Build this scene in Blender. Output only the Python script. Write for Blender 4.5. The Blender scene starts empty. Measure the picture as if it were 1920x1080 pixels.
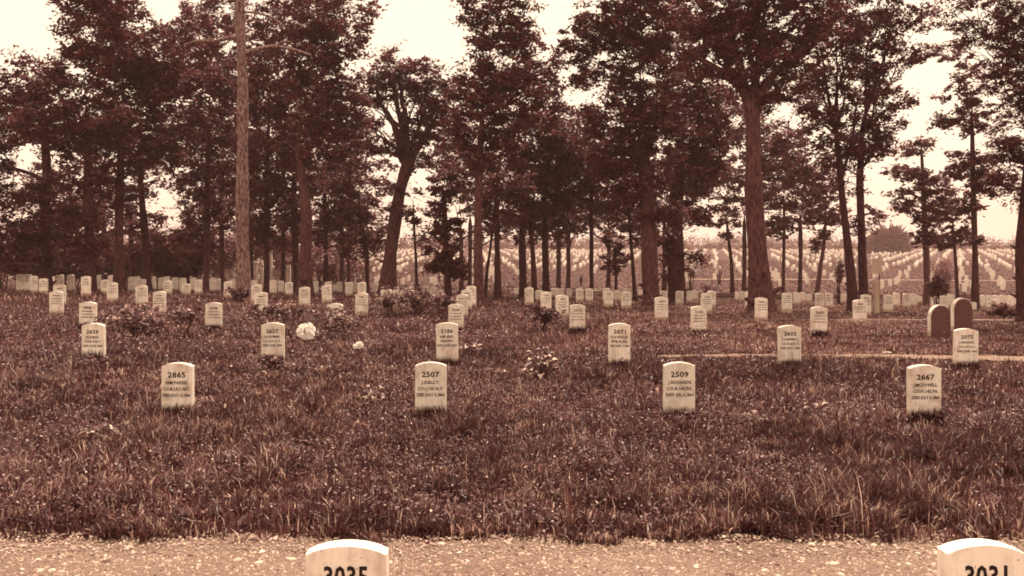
import bpy, bmesh, math, random
import numpy as np
from mathutils import Vector, Matrix
random.seed(7); RNG = np.random.default_rng(11)
SC = bpy.context.scene
COL = SC.collection
R = math.radians
# ------------------------------------------------------------------ camera, sky, sun, exposure
F = 1750.0            # focal length in photograph pixels (1920 wide)
HOR = 456.0           # horizon row of the photograph
CAMZ = 1.68
cam = bpy.data.objects.new('camera', bpy.data.cameras.new('camera'))
COL.objects.link(cam); SC.camera = cam
cam.location = (0, 0, CAMZ); cam.rotation_euler = (R(90), 0, 0)
cam.data.sensor_width = 36; cam.data.lens = 36 * F / 1920
cam.data.shift_y = -(540 - HOR) / 1920
cam.data.clip_start = 0.05; cam.data.clip_end = 6000
SUN_EL, SUN_AZ = R(64), R(20)      # azimuth measured from straight ahead towards the right
W = bpy.data.worlds.new('World'); SC.world = W; W.use_nodes = True
nt = W.node_tree; nt.nodes.clear()
sky = nt.nodes.new('ShaderNodeTexSky'); sky.sky_type = 'NISHITA'; sky.sun_disc = False
sky.sun_elevation = SUN_EL; sky.sun_rotation = SUN_AZ
sky.air_density = 1.0; sky.dust_density = 6.0; sky.ozone_density = 1.0
bw = nt.nodes.new('ShaderNodeRGBToBW')
veil = nt.nodes.new('ShaderNodeMath'); veil.operation = 'MULTIPLY_ADD'
veil.inputs[1].default_value = 0.10; veil.inputs[2].default_value = 7.0
tint = nt.nodes.new('ShaderNodeMix'); tint.data_type = 'RGBA'; tint.blend_type = 'MULTIPLY'
tint.inputs[0].default_value = 1.0
tint.inputs[7].default_value = (1.0, 0.80, 0.60, 1)
bg = nt.nodes.new('ShaderNodeBackground'); bg.inputs[1].default_value = 0.14
wo = nt.nodes.new('ShaderNodeOutputWorld')
nt.links.new(sky.outputs[0], bw.inputs[0]); nt.links.new(bw.outputs[0], veil.inputs[0])
nt.links.new(veil.outputs[0], tint.inputs[6]); nt.links.new(tint.outputs[2], bg.inputs[0])
nt.links.new(bg.outputs[0], wo.inputs[0])
sun = bpy.data.objects.new('sun', bpy.data.lights.new('sun', 'SUN')); COL.objects.link(sun)
sun.data.energy = 3.6; sun.data.angle = R(1.6); sun.data.color = (1.0, 0.88, 0.70)
sd = Vector((math.sin(SUN_AZ) * math.cos(SUN_EL), math.cos(SUN_AZ) * math.cos(SUN_EL), math.sin(SUN_EL)))
sun.rotation_euler = sd.to_track_quat('Z', 'Y').to_euler(); sun.location = sd * 60
vs = SC.view_settings; vs.view_transform = 'Standard'; vs.look = 'None'; vs.gamma = 1; vs.exposure = 0.50
vs.use_curve_mapping = False
SC.cycles.max_bounces = 6; SC.cycles.diffuse_bounces = 4; SC.cycles.volume_bounces = 1
SC.cycles.transmission_bounces = 4; SC.cycles.glossy_bounces = 2
SC.cycles.use_denoising = True
SC.cycles.filter_width = 1.8

# ------------------------------------------------------------------ places
BD = [-60, 0, 9, 13, 18, 22.3, 28, 37.5, 45, 60, 85, 140, 230, 320, 430, 6000]
BZ = [0, 0, -.03, -.03, -.08, -.12, -.25, -.62, -.95, -1.65, -2.2, -1.6, -1.1, -.75, -.3, -.3]
KD = [-60, 0, 5, 9, 13, 22, 30, 45, 60, 85, 6000]
KK = [0, 0, .002, .004, .006, .011, .02, .02, .012, 0, 0]
def g(x, y):
    return np.interp(y, BD, BZ) - np.interp(y, KD, KK) * np.clip(x, -17, 17)
def PX(px, d): return (px - 960.0) * d / F
def PZ(py, d): return CAMZ - (py - HOR) * d / F
def at(px, py, lo=4.0, hi=300.0):
    """ground point seen at a photograph pixel"""
    d = lo
    while d < hi:
        if HOR + (CAMZ - g(PX(px, d), d)) * F / d <= py: break
        d *= 1.004
    return PX(px, d), d, float(g(PX(px, d), d))

# ------------------------------------------------------------------ materials
def mat(name, rough=0.9):
    m = bpy.data.materials.new(name); m.use_nodes = True
    n = m.node_tree.nodes; b = n['Principled BSDF']; b.inputs['Roughness'].default_value = rough
    b.inputs['Specular IOR Level'].default_value = 0.25
    return m, n, m.node_tree.links, b
def ramp(n, l, src, stops):
    r = n.new('ShaderNodeValToRGB'); e = r.color_ramp.elements
    while len(e) < len(stops): e.new(0.5)
    for k, (p, c) in enumerate(stops): e[k].position = p; e[k].color = (*c, 1)
    l.new(src, r.inputs[0]); return r
def noise(n, l, scale, detail=4, vec=None, rough=0.55):
    t = n.new('ShaderNodeTexNoise'); t.inputs['Scale'].default_value = scale; t.inputs['Detail'].default_value = detail
    t.inputs['Roughness'].default_value = rough
    if vec is not None: l.new(vec, t.inputs['Vector'])
    return t
def bump(n, l, src, b, strength=0.5, dist=0.02):
    u = n.new('ShaderNodeBump'); u.inputs['Strength'].default_value = strength; u.inputs['Distance'].default_value = dist
    l.new(src, u.inputs['Height']); l.new(u.outputs[0], b.inputs['Normal']); return u
def coords(n, l, kind='Object', scale=(1, 1, 1)):
    c = n.new('ShaderNodeTexCoord'); mp = n.new('ShaderNodeMapping'); mp.inputs['Scale'].default_value = scale
    l.new(c.outputs[kind], mp.inputs[0]); return mp.outputs[0]
def simple(name, c1, c2, scale=8, sc3=(1, 1, 1), bs=0.4, bd=0.02, rough=0.9, lo=.35, hi=.65, detail=5):
    m, n, l, b = mat(name, rough)
    t = noise(n, l, scale, detail, coords(n, l, 'Object', sc3))
    r = ramp(n, l, t.outputs[0], [(lo, c1), (hi, c2)]); l.new(r.outputs[0], b.inputs['Base Color'])
    if bs: bump(n, l, t.outputs[0], b, bs, bd)
    return m
def leafy(name, c1, c2, c3, trans=0.35, rough=0.6, p2=.6):
    m, n, l, b = mat(name, rough)
    a = n.new('ShaderNodeAttribute'); a.attribute_name = 'v'
    r = ramp(n, l, a.outputs['Fac'], [(0.0, c1), (p2, c2), (1.0, c3)])
    l.new(r.outputs[0], b.inputs['Base Color'])
    t = n.new('ShaderNodeBsdfTranslucent'); l.new(r.outputs[0], t.inputs[0])
    mx = n.new('ShaderNodeMixShader'); mx.inputs[0].default_value = trans
    l.new(b.outputs[0], mx.inputs[1]); l.new(t.outputs[0], mx.inputs[2])
    l.new(mx.outputs[0], n['Material Output'].inputs[0])
    b.inputs['Specular IOR Level'].default_value = 0.4
    return m
M = {}
M['leaf'] = leafy('tree_leaf', (.078, .013, .020), (.160, .038, .046), (.38, .155, .155), .32, .5)
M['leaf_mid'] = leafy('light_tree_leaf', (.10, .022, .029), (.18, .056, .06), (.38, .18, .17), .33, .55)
M['leaf_far'] = leafy('far_tree_leaf', (.09, .032, .032), (.14, .06, .052), (.22, .11, .09), .3, .7)
M['weed'] = leafy('weed_leaf', (.065, .013, .019), (.17, .058, .064), (.74, .52, .46), .22, .5)
M['broad'] = leafy('broad_leaf', (.08, .024, .024), (.17, .07, .065), (.70, .50, .42), .25, .45, .5)
M['grass'] = leafy('grass_blade', (.055, .012, .014), (.150, .048, .045), (.78, .54, .44), .24, .42, .55)
M['bark'] = simple('dark_bark', (.040, .010, .013), (.11, .038, .040), 22, (1, 1, .2), 1.0, .09, lo=.38, hi=.66, detail=9)
M['bark_mid'] = simple('oak_bark', (.060, .017, .020), (.19, .078, .076), 22, (1, 1, .20), 1.0, .09, lo=.38, hi=.66, detail=9)
M['bark_pale'] = simple('pale_flaking_bark', (.11, .05, .05), (.36, .225, .20), 16, (1.3, 1.3, .42), 1.0, .08, lo=.42, hi=.6, detail=9)
M['gravel'] = leafy('gravel_chip', (.10, .045, .04), (.40, .265, .21), (.78, .60, .49), 0, .9)
M['white_bloom'] = leafy('white_petal', (.9, .84, .78), (.9, .84, .78), (.92, .88, .8), .35, .6)
M['wood_dark'] = simple('weathered_dark_wood', (.09, .04, .036), (.17, .085, .07), 12, (1, 1, .2))
M['wood_pale'] = simple('weathered_pale_wood', (.42, .29, .23), (.56, .41, .33), 10, (1, 1, .15))
M['cloth'] = simple('dark_cloth', (.03, .012, .012), (.05, .02, .02), 10)
M['skin'] = simple('skin', (.45, .28, .22), (.5, .32, .25), 4, bs=0)
M['chip'] = simple('pale_stone_chip', (.45, .32, .25), (.75, .6, .48), 14, bs=.5)
M['hedge'] = leafy('hedge_leaf', (.07, .022, .022), (.12, .045, .04), (.18, .08, .07), .2)

def stone_material():
    m, n, l, b = mat('weathered_white_marble', .75)
    v = coords(n, l, 'Object')
    oi = n.new('ShaderNodeObjectInfo')
    add = n.new('ShaderNodeVectorMath'); add.operation = 'ADD'; l.new(v, add.inputs[0])
    cm = n.new('ShaderNodeVectorMath'); cm.operation = 'SCALE'; cm.inputs[0].default_value = (37, 53, 11)
    l.new(oi.outputs['Random'], cm.inputs['Scale']); l.new(cm.outputs[0], add.inputs[1])
    mp = n.new('ShaderNodeMapping'); mp.inputs['Scale'].default_value = (14, 14, 1.6); l.new(add.outputs[0], mp.inputs[0])
    grain = noise(n, l, 1.6, 5, mp.outputs[0], .6)
    blot = noise(n, l, 7, 4, add.outputs[0], .6)
    r1 = ramp(n, l, grain.outputs[0], [(.26, (.74, .60, .52)), (.54, (.94, .82, .72))])
    r2 = ramp(n, l, blot.outputs[0], [(.30, (.62, .52, .48)), (.52, (1, 1, 1))])
    mu = n.new('ShaderNodeMix'); mu.data_type = 'RGBA'; mu.blend_type = 'MULTIPLY'; mu.inputs[0].default_value = .8
    l.new(r1.outputs[0], mu.inputs[6]); l.new(r2.outputs[0], mu.inputs[7])
    # splashed soil with an uneven upper edge
    sep = n.new('ShaderNodeSeparateXYZ'); l.new(v, sep.inputs[0])
    ad = n.new('ShaderNodeMath'); ad.operation = 'MULTIPLY_ADD'; l.new(blot.outputs[0], ad.inputs[0])
    ad.inputs[1].default_value = -.16; l.new(sep.outputs[2], ad.inputs[2])
    r3 = ramp(n, l, ad.outputs[0], [(-0.0, (.55, .40, .34)), (.05, (1, 1, 1))])
    m2 = n.new('ShaderNodeMix'); m2.data_type = 'RGBA'; m2.blend_type = 'MULTIPLY'; m2.inputs[0].default_value = .85
    l.new(mu.outputs[2], m2.inputs[6]); l.new(r3.outputs[0], m2.inputs[7])
    l.new(m2.outputs[2], b.inputs['Base Color'])
    hs = n.new('ShaderNodeHueSaturation'); mr = n.new('ShaderNodeMapRange'); mr.inputs[3].default_value = .86; mr.inputs[4].default_value = 1.04
    l.new(oi.outputs['Random'], mr.inputs[0]); l.new(mr.outputs[0], hs.inputs['Value']); l.new(m2.outputs[2], hs.inputs['Color']); l.new(hs.outputs[0], b.inputs['Base Color'])
    # lichen flecks and a few pits
    fl = noise(n, l, 55, 3, add.outputs[0], .5); rf = ramp(n, l, fl.outputs[0], [(.27, (.35, .22, .18)), (.33, (1, 1, 1))])
    m3 = n.new('ShaderNodeMix'); m3.data_type = 'RGBA'; m3.blend_type = 'MULTIPLY'; m3.inputs[0].default_value = .8
    l.new(hs.outputs[0], m3.inputs[6]); l.new(rf.outputs[0], m3.inputs[7]); l.new(m3.outputs[2], b.inputs['Base Color'])
    bump(n, l, grain.outputs[0], b, .35, .006)
    return m
M['stone'] = stone_material()
M['stone_far'] = simple('lightened_marble', (.80, .68, .58), (.96, .87, .78), .6, bs=0, rough=.8)  # marble of the far stones, lightened to offset shade on their faces
M['brownstone'] = simple('brown_sandstone', (.095, .034, .034), (.16, .066, .06), 26, bs=.4, bd=.01)
M['ink'] = simple('dark_lettering', (.018, .007, .007), (.032, .013, .013), 60, bs=0, rough=.8)

def ground_material():
    m, n, l, b = mat('meadow_soil', .95)
    v = coords(n, l, 'Object')
    t1 = noise(n, l, 1.1, 8, v, .75); t2 = noise(n, l, 9, 6, v, .7)
    near = ramp(n, l, t2.outputs[0], [(.35, (.045, .011, .012)), (.68, (.11, .036, .033))])
    far = ramp(n, l, t1.outputs[0], [(.38, (.045, .015, .015)), (.62, (.12, .054, .048))])
    sep = n.new('ShaderNodeSeparateXYZ'); l.new(v, sep.inputs[0])
    mr = n.new('ShaderNodeMapRange'); mr.inputs[1].default_value = 30; mr.inputs[2].default_value = 75
    l.new(sep.outputs[1], mr.inputs[0])
    mx = n.new('ShaderNodeMix'); mx.data_type = 'RGBA'
    l.new(mr.outputs[0], mx.inputs[0]); l.new(near.outputs[0], mx.inputs[6]); l.new(far.outputs[0], mx.inputs[7])
    l.new(mx.outputs[2], b.inputs['Base Color'])
    bump(n, l, t2.outputs[0], b, .8, .05); return m
M['ground'] = ground_material()
def path_material(c1, c2, c3):
    m, n, l, b = mat('gravel_path', .95)
    v = coords(n, l, 'Object')
    t1 = noise(n, l, 1.2, 4, v); t2 = noise(n, l, 85, 8, v, .8)
    r = ramp(n, l, t2.outputs[0], [(.32, c1), (.52, c2), (.70, c3)])
    r2 = ramp(n, l, t1.outputs[0], [(.3, (.78, .74, .72)), (.65, (1, 1, 1))])
    mu = n.new('ShaderNodeMix'); mu.data_type = 'RGBA'; mu.blend_type = 'MULTIPLY'; mu.inputs[0].default_value = 1
    l.new(r.outputs[0], mu.inputs[6]); l.new(r2.outputs[0], mu.inputs[7]); l.new(mu.outputs[2], b.inputs['Base Color'])
    bump(n, l, t2.outputs[0], b, 1, .02); return m
M['path'] = path_material((.10, .046, .038), (.38, .25, .20), (.72, .54, .44))

# ------------------------------------------------------------------ builders
def tag(o, label=None, cat=None, group=None, kind=None):
    if label: o['label'] = label
    if cat: o['category'] = cat
    if group: o['group'] = group
    if kind: o['kind'] = kind
    return o
def raw_mesh(name, V, starts, totals, idx, material, attr=None, smooth=False):
    me = bpy.data.meshes.new(name)
    V = np.ascontiguousarray(V, dtype=np.float32)
    me.vertices.add(len(V)); me.vertices.foreach_set('co', V.ravel())
    me.loops.add(len(idx)); me.loops.foreach_set('vertex_index', np.asarray(idx, dtype=np.int32))
    me.polygons.add(len(starts)); me.polygons.foreach_set('loop_start', np.asarray(starts, dtype=np.int32))
    me.polygons.foreach_set('loop_total', np.asarray(totals, dtype=np.int32))
    if smooth: me.polygons.foreach_set('use_smooth', np.ones(len(starts), dtype=bool))
    if attr is not None:
        a = me.attributes.new('v', 'FLOAT', 'FACE'); a.data.foreach_set('value', np.asarray(attr, dtype=np.float32))
    me.update(calc_edges=True); me.materials.append(material)
    return me
def link(name, me, parent=None, loc=None, rz=0):
    o = bpy.data.objects.new(name, me); COL.objects.link(o)
    if loc is not None: o.location = loc
    if rz: o.rotation_euler[2] = rz
    if parent is not None: o.parent = parent
    return o
def empty(name, loc, rz=0):
    o = bpy.data.objects.new(name, None); COL.objects.link(o); o.location = loc; o.rotation_euler[2] = rz
    o.empty_display_size = .1; return o
def quads(V4):
    n = len(V4); return V4.reshape(-1, 3), np.arange(n) * 4, np.full(n, 4), np.arange(n * 4)
def unit(a): return a / np.maximum(np.linalg.norm(a, axis=1, keepdims=True), 1e-9)
def leaf_quads(C, L, Wd, flat=0.6):
    """one bent-free rhombic leaf per centre, leaning towards the horizontal by «flat»"""
    n = len(C)
    nrm = RNG.normal(size=(n, 3)); nrm[:, 2] = np.abs(nrm[:, 2]) + flat * 1.6; nrm = unit(nrm)
    a = RNG.normal(size=(n, 3)); u = unit(np.cross(nrm, a)); v = np.cross(nrm, u)
    L = L[:, None]; Wd = Wd[:, None]
    return np.stack([C - u * L * .5, C - u * L * .05 + v * Wd * .5, C + u * L * .5, C - u * L * .05 - v * Wd * .5], 1)
def bm_mesh(name, bm, material, smooth=False):
    me = bpy.data.meshes.new(name); bm.normal_update(); bm.to_mesh(me); bm.free(); me.materials.append(material)
    if smooth:
        for p in me.polygons: p.use_smooth = True
    return me
def box(bm, x0, x1, y0, y1, z0, z1, M4=None):
    vs_ = [bm.verts.new((x, y, z)) for x in (x0, x1) for y in (y0, y1) for z in (z0, z1)]
    for f in ((0, 1, 3, 2), (4, 6, 7, 5), (0, 4, 5, 1), (2, 3, 7, 6), (0, 2, 6, 4), (1, 5, 7, 3)):
        bm.faces.new([vs_[k] for k in f])
    if M4 is not None: bmesh.ops.transform(bm, matrix=M4, verts=vs_)
    return vs_
def tube_arrays(P, Rr, sides=8, wob=0.0, ridge=0.0):
    P = np.asarray(P, float); Rr = np.asarray(Rr, float); n = len(P)
    T = np.gradient(P, axis=0); T = unit(T)
    ref = np.tile(np.array([0.0, 1.0, 0.0]), (n, 1)); 
    u = np.cross(T, ref); bad = np.linalg.norm(u, axis=1) < .2
    u[bad] = np.cross(T[bad], np.array([1.0, 0, 0])); u = unit(u); v = np.cross(T, u)
    an = np.arange(sides) / sides * 2 * math.pi
    ph = RNG.uniform(0, 6.28, 6)
    rr = np.ones((n, sides))
    if wob or ridge:
        zz = np.cumsum(np.r_[0, np.linalg.norm(np.diff(P, axis=0), axis=1)])[:, None]
        rr += wob * (np.sin(an * 2 + ph[0] + zz * .8) * .5 + np.sin(an * 3 + ph[1] - zz * 1.3) * .3 + np.sin(zz * 2.3 + ph[2]) * .3)
        rr += ridge * RNG.uniform(-1, 1, (n, sides))
    V = P[:, None, :] + (np.cos(an)[None, :, None] * u[:, None, :] + np.sin(an)[None, :, None] * v[:, None, :]) * (Rr[:, None] * rr)[:, :, None]
    i = np.arange(n - 1)[:, None] * sides; j = np.arange(sides)[None, :]; k = (j + 1) % sides
    Q = np.stack([i + j, i + k, i + sides + k, i + sides + j], -1).reshape(-1, 4)
    return V.reshape(-1, 3), Q
def tubes_mesh(name, parts, material, smooth=True):
    Vs, Qs, o = [], [], 0
    for V, Q in parts: Vs.append(V); Qs.append(Q + o); o += len(V)
    V = np.concatenate(Vs); Q = np.concatenate(Qs)
    return raw_mesh(name, V, np.arange(len(Q)) * 4, np.full(len(Q), 4), Q.ravel(), material, smooth=smooth)
def curve_pts(a, b, n=7, sag=0.0, jit=0.0):
    t = np.linspace(0, 1, n)[:, None]; a = np.asarray(a, float); b = np.asarray(b, float)
    P = a + (b - a) * t; P[:, 2] += (sag * np.sin(t[:, 0] * math.pi))
    if jit: P[1:-1] += RNG.normal(0, jit, (n - 2, 3))
    return P

# ------------------------------------------------------------------ ground and paths
def sheet(name, xs, ys, dz, material, zf=None):
    X, Y = np.meshgrid(xs, ys); Z = g(X, Y) + dz
    if zf is not None: Z = Z + zf(X, Y)
    V = np.stack([X, Y, Z], -1).reshape(-1, 3); nx, ny = len(xs), len(ys)
    i = np.arange(ny - 1)[:, None] * nx; j = np.arange(nx - 1)[None, :]
    Q = np.stack([i + j, i + j + 1, i + nx + j + 1, i + nx + j], -1).reshape(-1, 4)
    return tag(link(name, raw_mesh(name, V, np.arange(len(Q)) * 4, np.full(len(Q), 4), Q.ravel(), material, smooth=True)), kind='structure')
ys = np.unique(np.r_[np.arange(-40, 0, 5), np.arange(0, 60, .75), np.array(BD[1:-1]), np.arange(60, 150, 3), np.arange(150, 460, 10), 520, 700, 900])
xs = np.unique(np.r_[-700, -500, -300, np.arange(-240, -20, 10), np.arange(-20, -17, 1), np.arange(-17, 17.1, 1), np.arange(18, 20, 1), np.arange(20, 241, 10), 300, 500, 700])
sheet('ground', xs, ys, 0, M['ground'])
EDGE = 5.38
_xs = np.arange(-9, 9.01, .06); _t = np.linspace(0, 1, 22); _far = EDGE - .02 + .05 * np.sin(_xs * 3.1) + .03 * np.sin(_xs * 7.7 + 1) + RNG.uniform(-.05, .05, len(_xs))
_X = np.tile(_xs, (22, 1)); _Y = -3 + (_far[None, :] + 3) * _t[:, None]; _Z = g(_X, _Y) + .012 - .011 * (_t[:, None] > .99)
_i = np.arange(21)[:, None] * len(_xs); _j = np.arange(len(_xs) - 1)[None, :]
_Q = np.stack([_i + _j, _i + _j + 1, _i + len(_xs) + _j + 1, _i + len(_xs) + _j], -1).reshape(-1, 4)
tag(link('gravel_path', raw_mesh('gravel_path', np.stack([_X, _Y, _Z], -1).reshape(-1, 3), np.arange(len(_Q)) * 4, np.full(len(_Q), 4), _Q.ravel(), M['path'], smooth=True)), kind='structure')

# pale paths through the meadow on the right: ragged strips
def strip(name, pts, w, dz=.02):
    """pts: photograph pixels of the strip's middle line (ground), w: (width start, width end) in metres"""
    P = []
    for a, b in zip(pts[:-1], pts[1:]):
        for t in np.linspace(0, 1, 14, endpoint=False): P.append((a[0] + (b[0] - a[0]) * t, a[1] + (b[1] - a[1]) * t))
    P.append(pts[-1]); V, n = [], len(P)
    for k, (px, py) in enumerate(P):
        x, d, z = at(px, py); t = k / (n - 1); h = (w[0] + (w[1] - w[0]) * t) * .5
        a = h * random.uniform(.75, 1.2); b = h * random.uniform(.75, 1.2)
        for s in (-a, -a / 3, b / 3, b): V.append((x, d + s, float(g(x, d + s)) + dz))
    Q = []
    for k in range(n - 1):
        for s in range(3): Q.append((k * 4 + s, (k + 1) * 4 + s, (k + 1) * 4 + s + 1, k * 4 + s + 1))
    Q = np.array(Q)
    return tag(link(name, raw_mesh(name, np.array(V), np.arange(len(Q)) * 4, np.full(len(Q), 4), Q.ravel(), M['path'], smooth=True)), kind='structure')
PATHS = [([(1170, 671), (1400, 669), (1640, 670), (1800, 673), (1990, 676)], (.30, .80)),
         ([(1440, 600), (1640, 601), (1830, 601), (1990, 603)], (.12, .8))]
for p, w in PATHS: strip('meadow_path', p, w)
strip('valley_path', [(1117, 514), (1128, 521), (1142, 530), (1168, 541)], (3.0, 3.2), .05)
strip('valley_track', [(1240, 525), (1420, 524.5), (1600, 525.5), (1980, 528)], (1.6, 1.6), .05)

# ------------------------------------------------------------------ trees
def clumps_for(blobs, d, tree_dens, rc_px=17):
    """clump centres (world) for crown blobs given in photograph pixels"""
    C = []
    for (cx, cy, rx, ry, dens) in blobs:
        rx *= 1.16; ry *= 1.16
        n = max(4, int(rx * ry / (rc_px ** 2) * 3.7 * dens * tree_dens))
        p = RNG.normal(size=(n, 3)); p = unit(p) * (RNG.uniform(.15, 1, (n, 1)) ** .45)
        c = np.array([PX(cx, d), d, PZ(cy, d)]) + p * np.array([rx, rx * .8, ry]) * (d / F)
        C.append(c)
    return C
def crown_leaves(centres, rc, per, size, droop=.5):
    n = len(centres) * per
    C = np.repeat(centres, per, 0)
    rad = np.repeat(rc * RNG.uniform(.55, 1.35, len(centres)), per)[:, None]
    p = RNG.normal(size=(n, 3)) * .55; 
    # every clump is a tilted, flattened spray
    tilt = np.repeat(RNG.normal(0, .35, (len(centres), 2)), per, 0)
    p[:, 2] *= droop; p[:, 2] += p[:, 0] * tilt[:, 0] + p[:, 1] * tilt[:, 1]
    P = C + p * rad
    tone = np.repeat(RNG.uniform(-.3, .34, len(centres)), per)
    L = size * RNG.uniform(.6, 1.35, n)
    return P, L, tone
LEAVES = [0]
def crown(name, parent, centres, rc, per, size, material, origin, tone0=.35, droop=.42, var=.17):
    P, L, tone = crown_leaves(centres, rc, per, size, droop)
    P = P[P[:, 2] > g(P[:, 0], P[:, 1]) + .05][:]
    L = L[:len(P)]; tone = tone[:len(P)]
    Q = leaf_quads(P - np.array(origin), L * 1.25, L * 1.0); Q = np.stack([Q[:, 0], Q[:, 1] * .5 + Q[:, 2] * .5, Q[:, 3] * .5 + Q[:, 2] * .5], 1)
    v = np.clip(tone0 + tone + RNG.normal(0, var, len(P)), 0, 1)
    m_ = len(P); V, s, t, i = Q.reshape(-1, 3), np.arange(m_) * 3, np.full(m_, 3), np.arange(m_ * 3); LEAVES[0] += m_
    return link(name, raw_mesh(name, V, s, t, i, material, v), parent)
def trunk_world(path, d, base_z, taper=True):
    """path: [(px,py,width_px)...] from the base up"""
    pts, rad = [], []
    for k, (px, py, w) in enumerate(path):
        z = PZ(py, d)
        if k == 0: z = base_z - .15
        pts.append((PX(px, d), d, z)); rad.append(w * d / F / 2)
    pts = np.array(pts); rad = np.array(rad)
    # resample
    L = np.r_[0, np.cumsum(np.linalg.norm(np.diff(pts, axis=0), axis=1))]
    n = int(max(8, L[-1] / .22)); s = np.linspace(0, L[-1], n)
    s = np.unique(np.r_[s, np.linspace(0, min(.9, L[-1]), 7)])
    P = np.stack([np.interp(s, L, pts[:, k]) for k in range(3)], 1); rr = np.interp(s, L, rad)
    for _ in range(3): P[1:-1] = (P[:-2] + P[1:-1] * 2 + P[2:]) / 4
    P[:, 0] += np.sin(s * .9 + rad[0] * 40) * rad[0] * .12; P[:, 1] += np.sin(s * .7 + 1) * rad[0] * .15
    rr = rr * (1 + .75 * np.exp(-s / .22) + .12 * np.exp(-s / 1.2)); rr = rr * (1 + .05 * np.sin(s * 2.1 + rad[0] * 90)) * (np.clip((s[-1] - s + .03) / (s[-1] * .14), .06, 1) if taper else 1)
    return P, rr
BARK = {'d': 'bark', 'm': 'bark_mid', 'p': 'bark_pale'}
NT = [0]
def tree(label, path, d, blobs, bark='d', dens=1.0, leaf=.125, per=62, rc_px=17, group='trees standing in the grove', name='grove_tree', mat_='leaf', extra=(), tone=.35, limbs=True, cat='tree'):
    d += .37 * math.sin(NT[0] * 2.3) ; NT[0] += 1
    x0 = PX(path[0][0], d); z0 = float(g(x0, d))
    root = empty(name, (x0, d, z0)); tag(root, label, cat, group)
    P, rr = trunk_world(path, d, z0, not extra or path[-1][1] < 0); org = np.array([x0, d, z0])
    sides = 18 if rr[0] > .2 else 10
    V, Q = tube_arrays(P - org, rr, sides, .10, .035)
    Vs = [(V, Q)]
    if rr[0] > .12:
        for q in range(int(3 + rr[0] * 12)):
            k = int(RNG.integers(3, len(P) * 3 // 4)); a = RNG.uniform(0, 6.283); dr = np.array([math.cos(a), math.sin(a), RNG.uniform(.1, .6)]); ln = rr[k] * RNG.uniform(1.15, 1.7)
            B = P[k] - org + dr * np.linspace(0, ln, 4)[:, None]; Vs.append(tube_arrays(B, rr[k] * np.array([.34, .30, .22, .10]), 6, .1))
    link('trunk', tubes_mesh('trunk', Vs, M[BARK[bark]]), root)
    cl = clumps_for([b if len(b) == 5 else (*b, 1.0) for b in blobs], d, dens, rc_px)
    if limbs:
        for c, b in zip(cl, blobs):
            m = c.mean(0)
            # leave the trunk below the clump mass, reach its middle, then fork into twigs
            zt = min(m[2] - .25 * abs(m[0] - x0), P[-1, 2]); zt = max(zt, P[0, 2] + (P[-1, 2] - P[0, 2]) * .25)
            k = int(np.argmin(np.abs(P[:, 2] - zt))); k = min(k, len(P) - 2)
            a = P[k]; ln = np.linalg.norm(m - a)
            r0 = min(rr[k] * .55, .035 + ln * .022)
            B = curve_pts(a, m, 9, ln * .05, ln * .022)
            parts = [tube_arrays(B - org, np.linspace(r0, r0 * .35, 9), 7, .1)]
            pick = c[RNG.permutation(len(c))[:min(len(c), 7)]]
            for q in pick:
                s = B[RNG.integers(3, 9)]
                parts.append(tube_arrays(curve_pts(s, q, 6, .05, .05) - org, np.linspace(r0 * .38, .008, 6), 5))
            link('branch', tubes_mesh('branch', parts, M[BARK[bark]]), root)
    if cl:
        allc = np.concatenate(cl)
        crown('crown', root, allc, rc_px * d / F * .98, per, leaf * max(.8, d / 33.0) * 1.42, M[mat_], org, tone)
    for pts, r0, r1 in extra:      # bare limbs given in photograph pixels
        B = np.array([(PX(a, d), d + (q if len(z) else 0), PZ(b, d)) for (a, b, q), z in zip([(*p, 0) if len(p) == 2 else p for p in pts], [(1,)] * len(pts))])
        Ls = np.linspace(0, len(B) - 1, len(B) * 4 - 3); Bs = np.stack([np.interp(Ls, np.arange(len(B)), B[:, k]) for k in range(3)], 1)
        for _ in range(2): Bs[1:-1] = (Bs[:-2] + 2 * Bs[1:-1] + Bs[2:]) / 4
        link('branch', tubes_mesh('branch', [tube_arrays(Bs - org, np.linspace(r0, r1, len(Bs)) * d / F / 2, 8, .12, .04)], M[BARK[bark]]), root)
    return root

# the bare tall pine in the left foreground
tree('tall bare straight trunk in front, with crooked leafless side limbs', [(456, 560, 25), (456, 500, 24), (455, 420, 23), (455, 300, 21), (454, 150, 20), (451, 30, 17), (449, -80, 17), (447, -190, 12)], 30,
     [(450, -210, 60, 35, .9), (420, -150, 40, 25, .6), (500, -165, 45, 22, .6)], 'p', leaf=.11,
     extra=[([(455, 72), (430, 70), (405, 78), (372, 76), (345, 84)], 10, 4), ([(455, 100), (485, 92), (515, 86), (548, 92), (582, 103)], 11, 4),
            ([(452, 22), (480, 24), (505, 30), (525, 44), (542, 54)], 5, 2), ([(451, 8), (437, -2), (420, 6)], 5, 2), ([(515, 86), (530, 78), (548, 78)], 3, 1.5),
            ([(405, 78), (388, 66), (366, 62)], 3, 1.3)])
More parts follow.
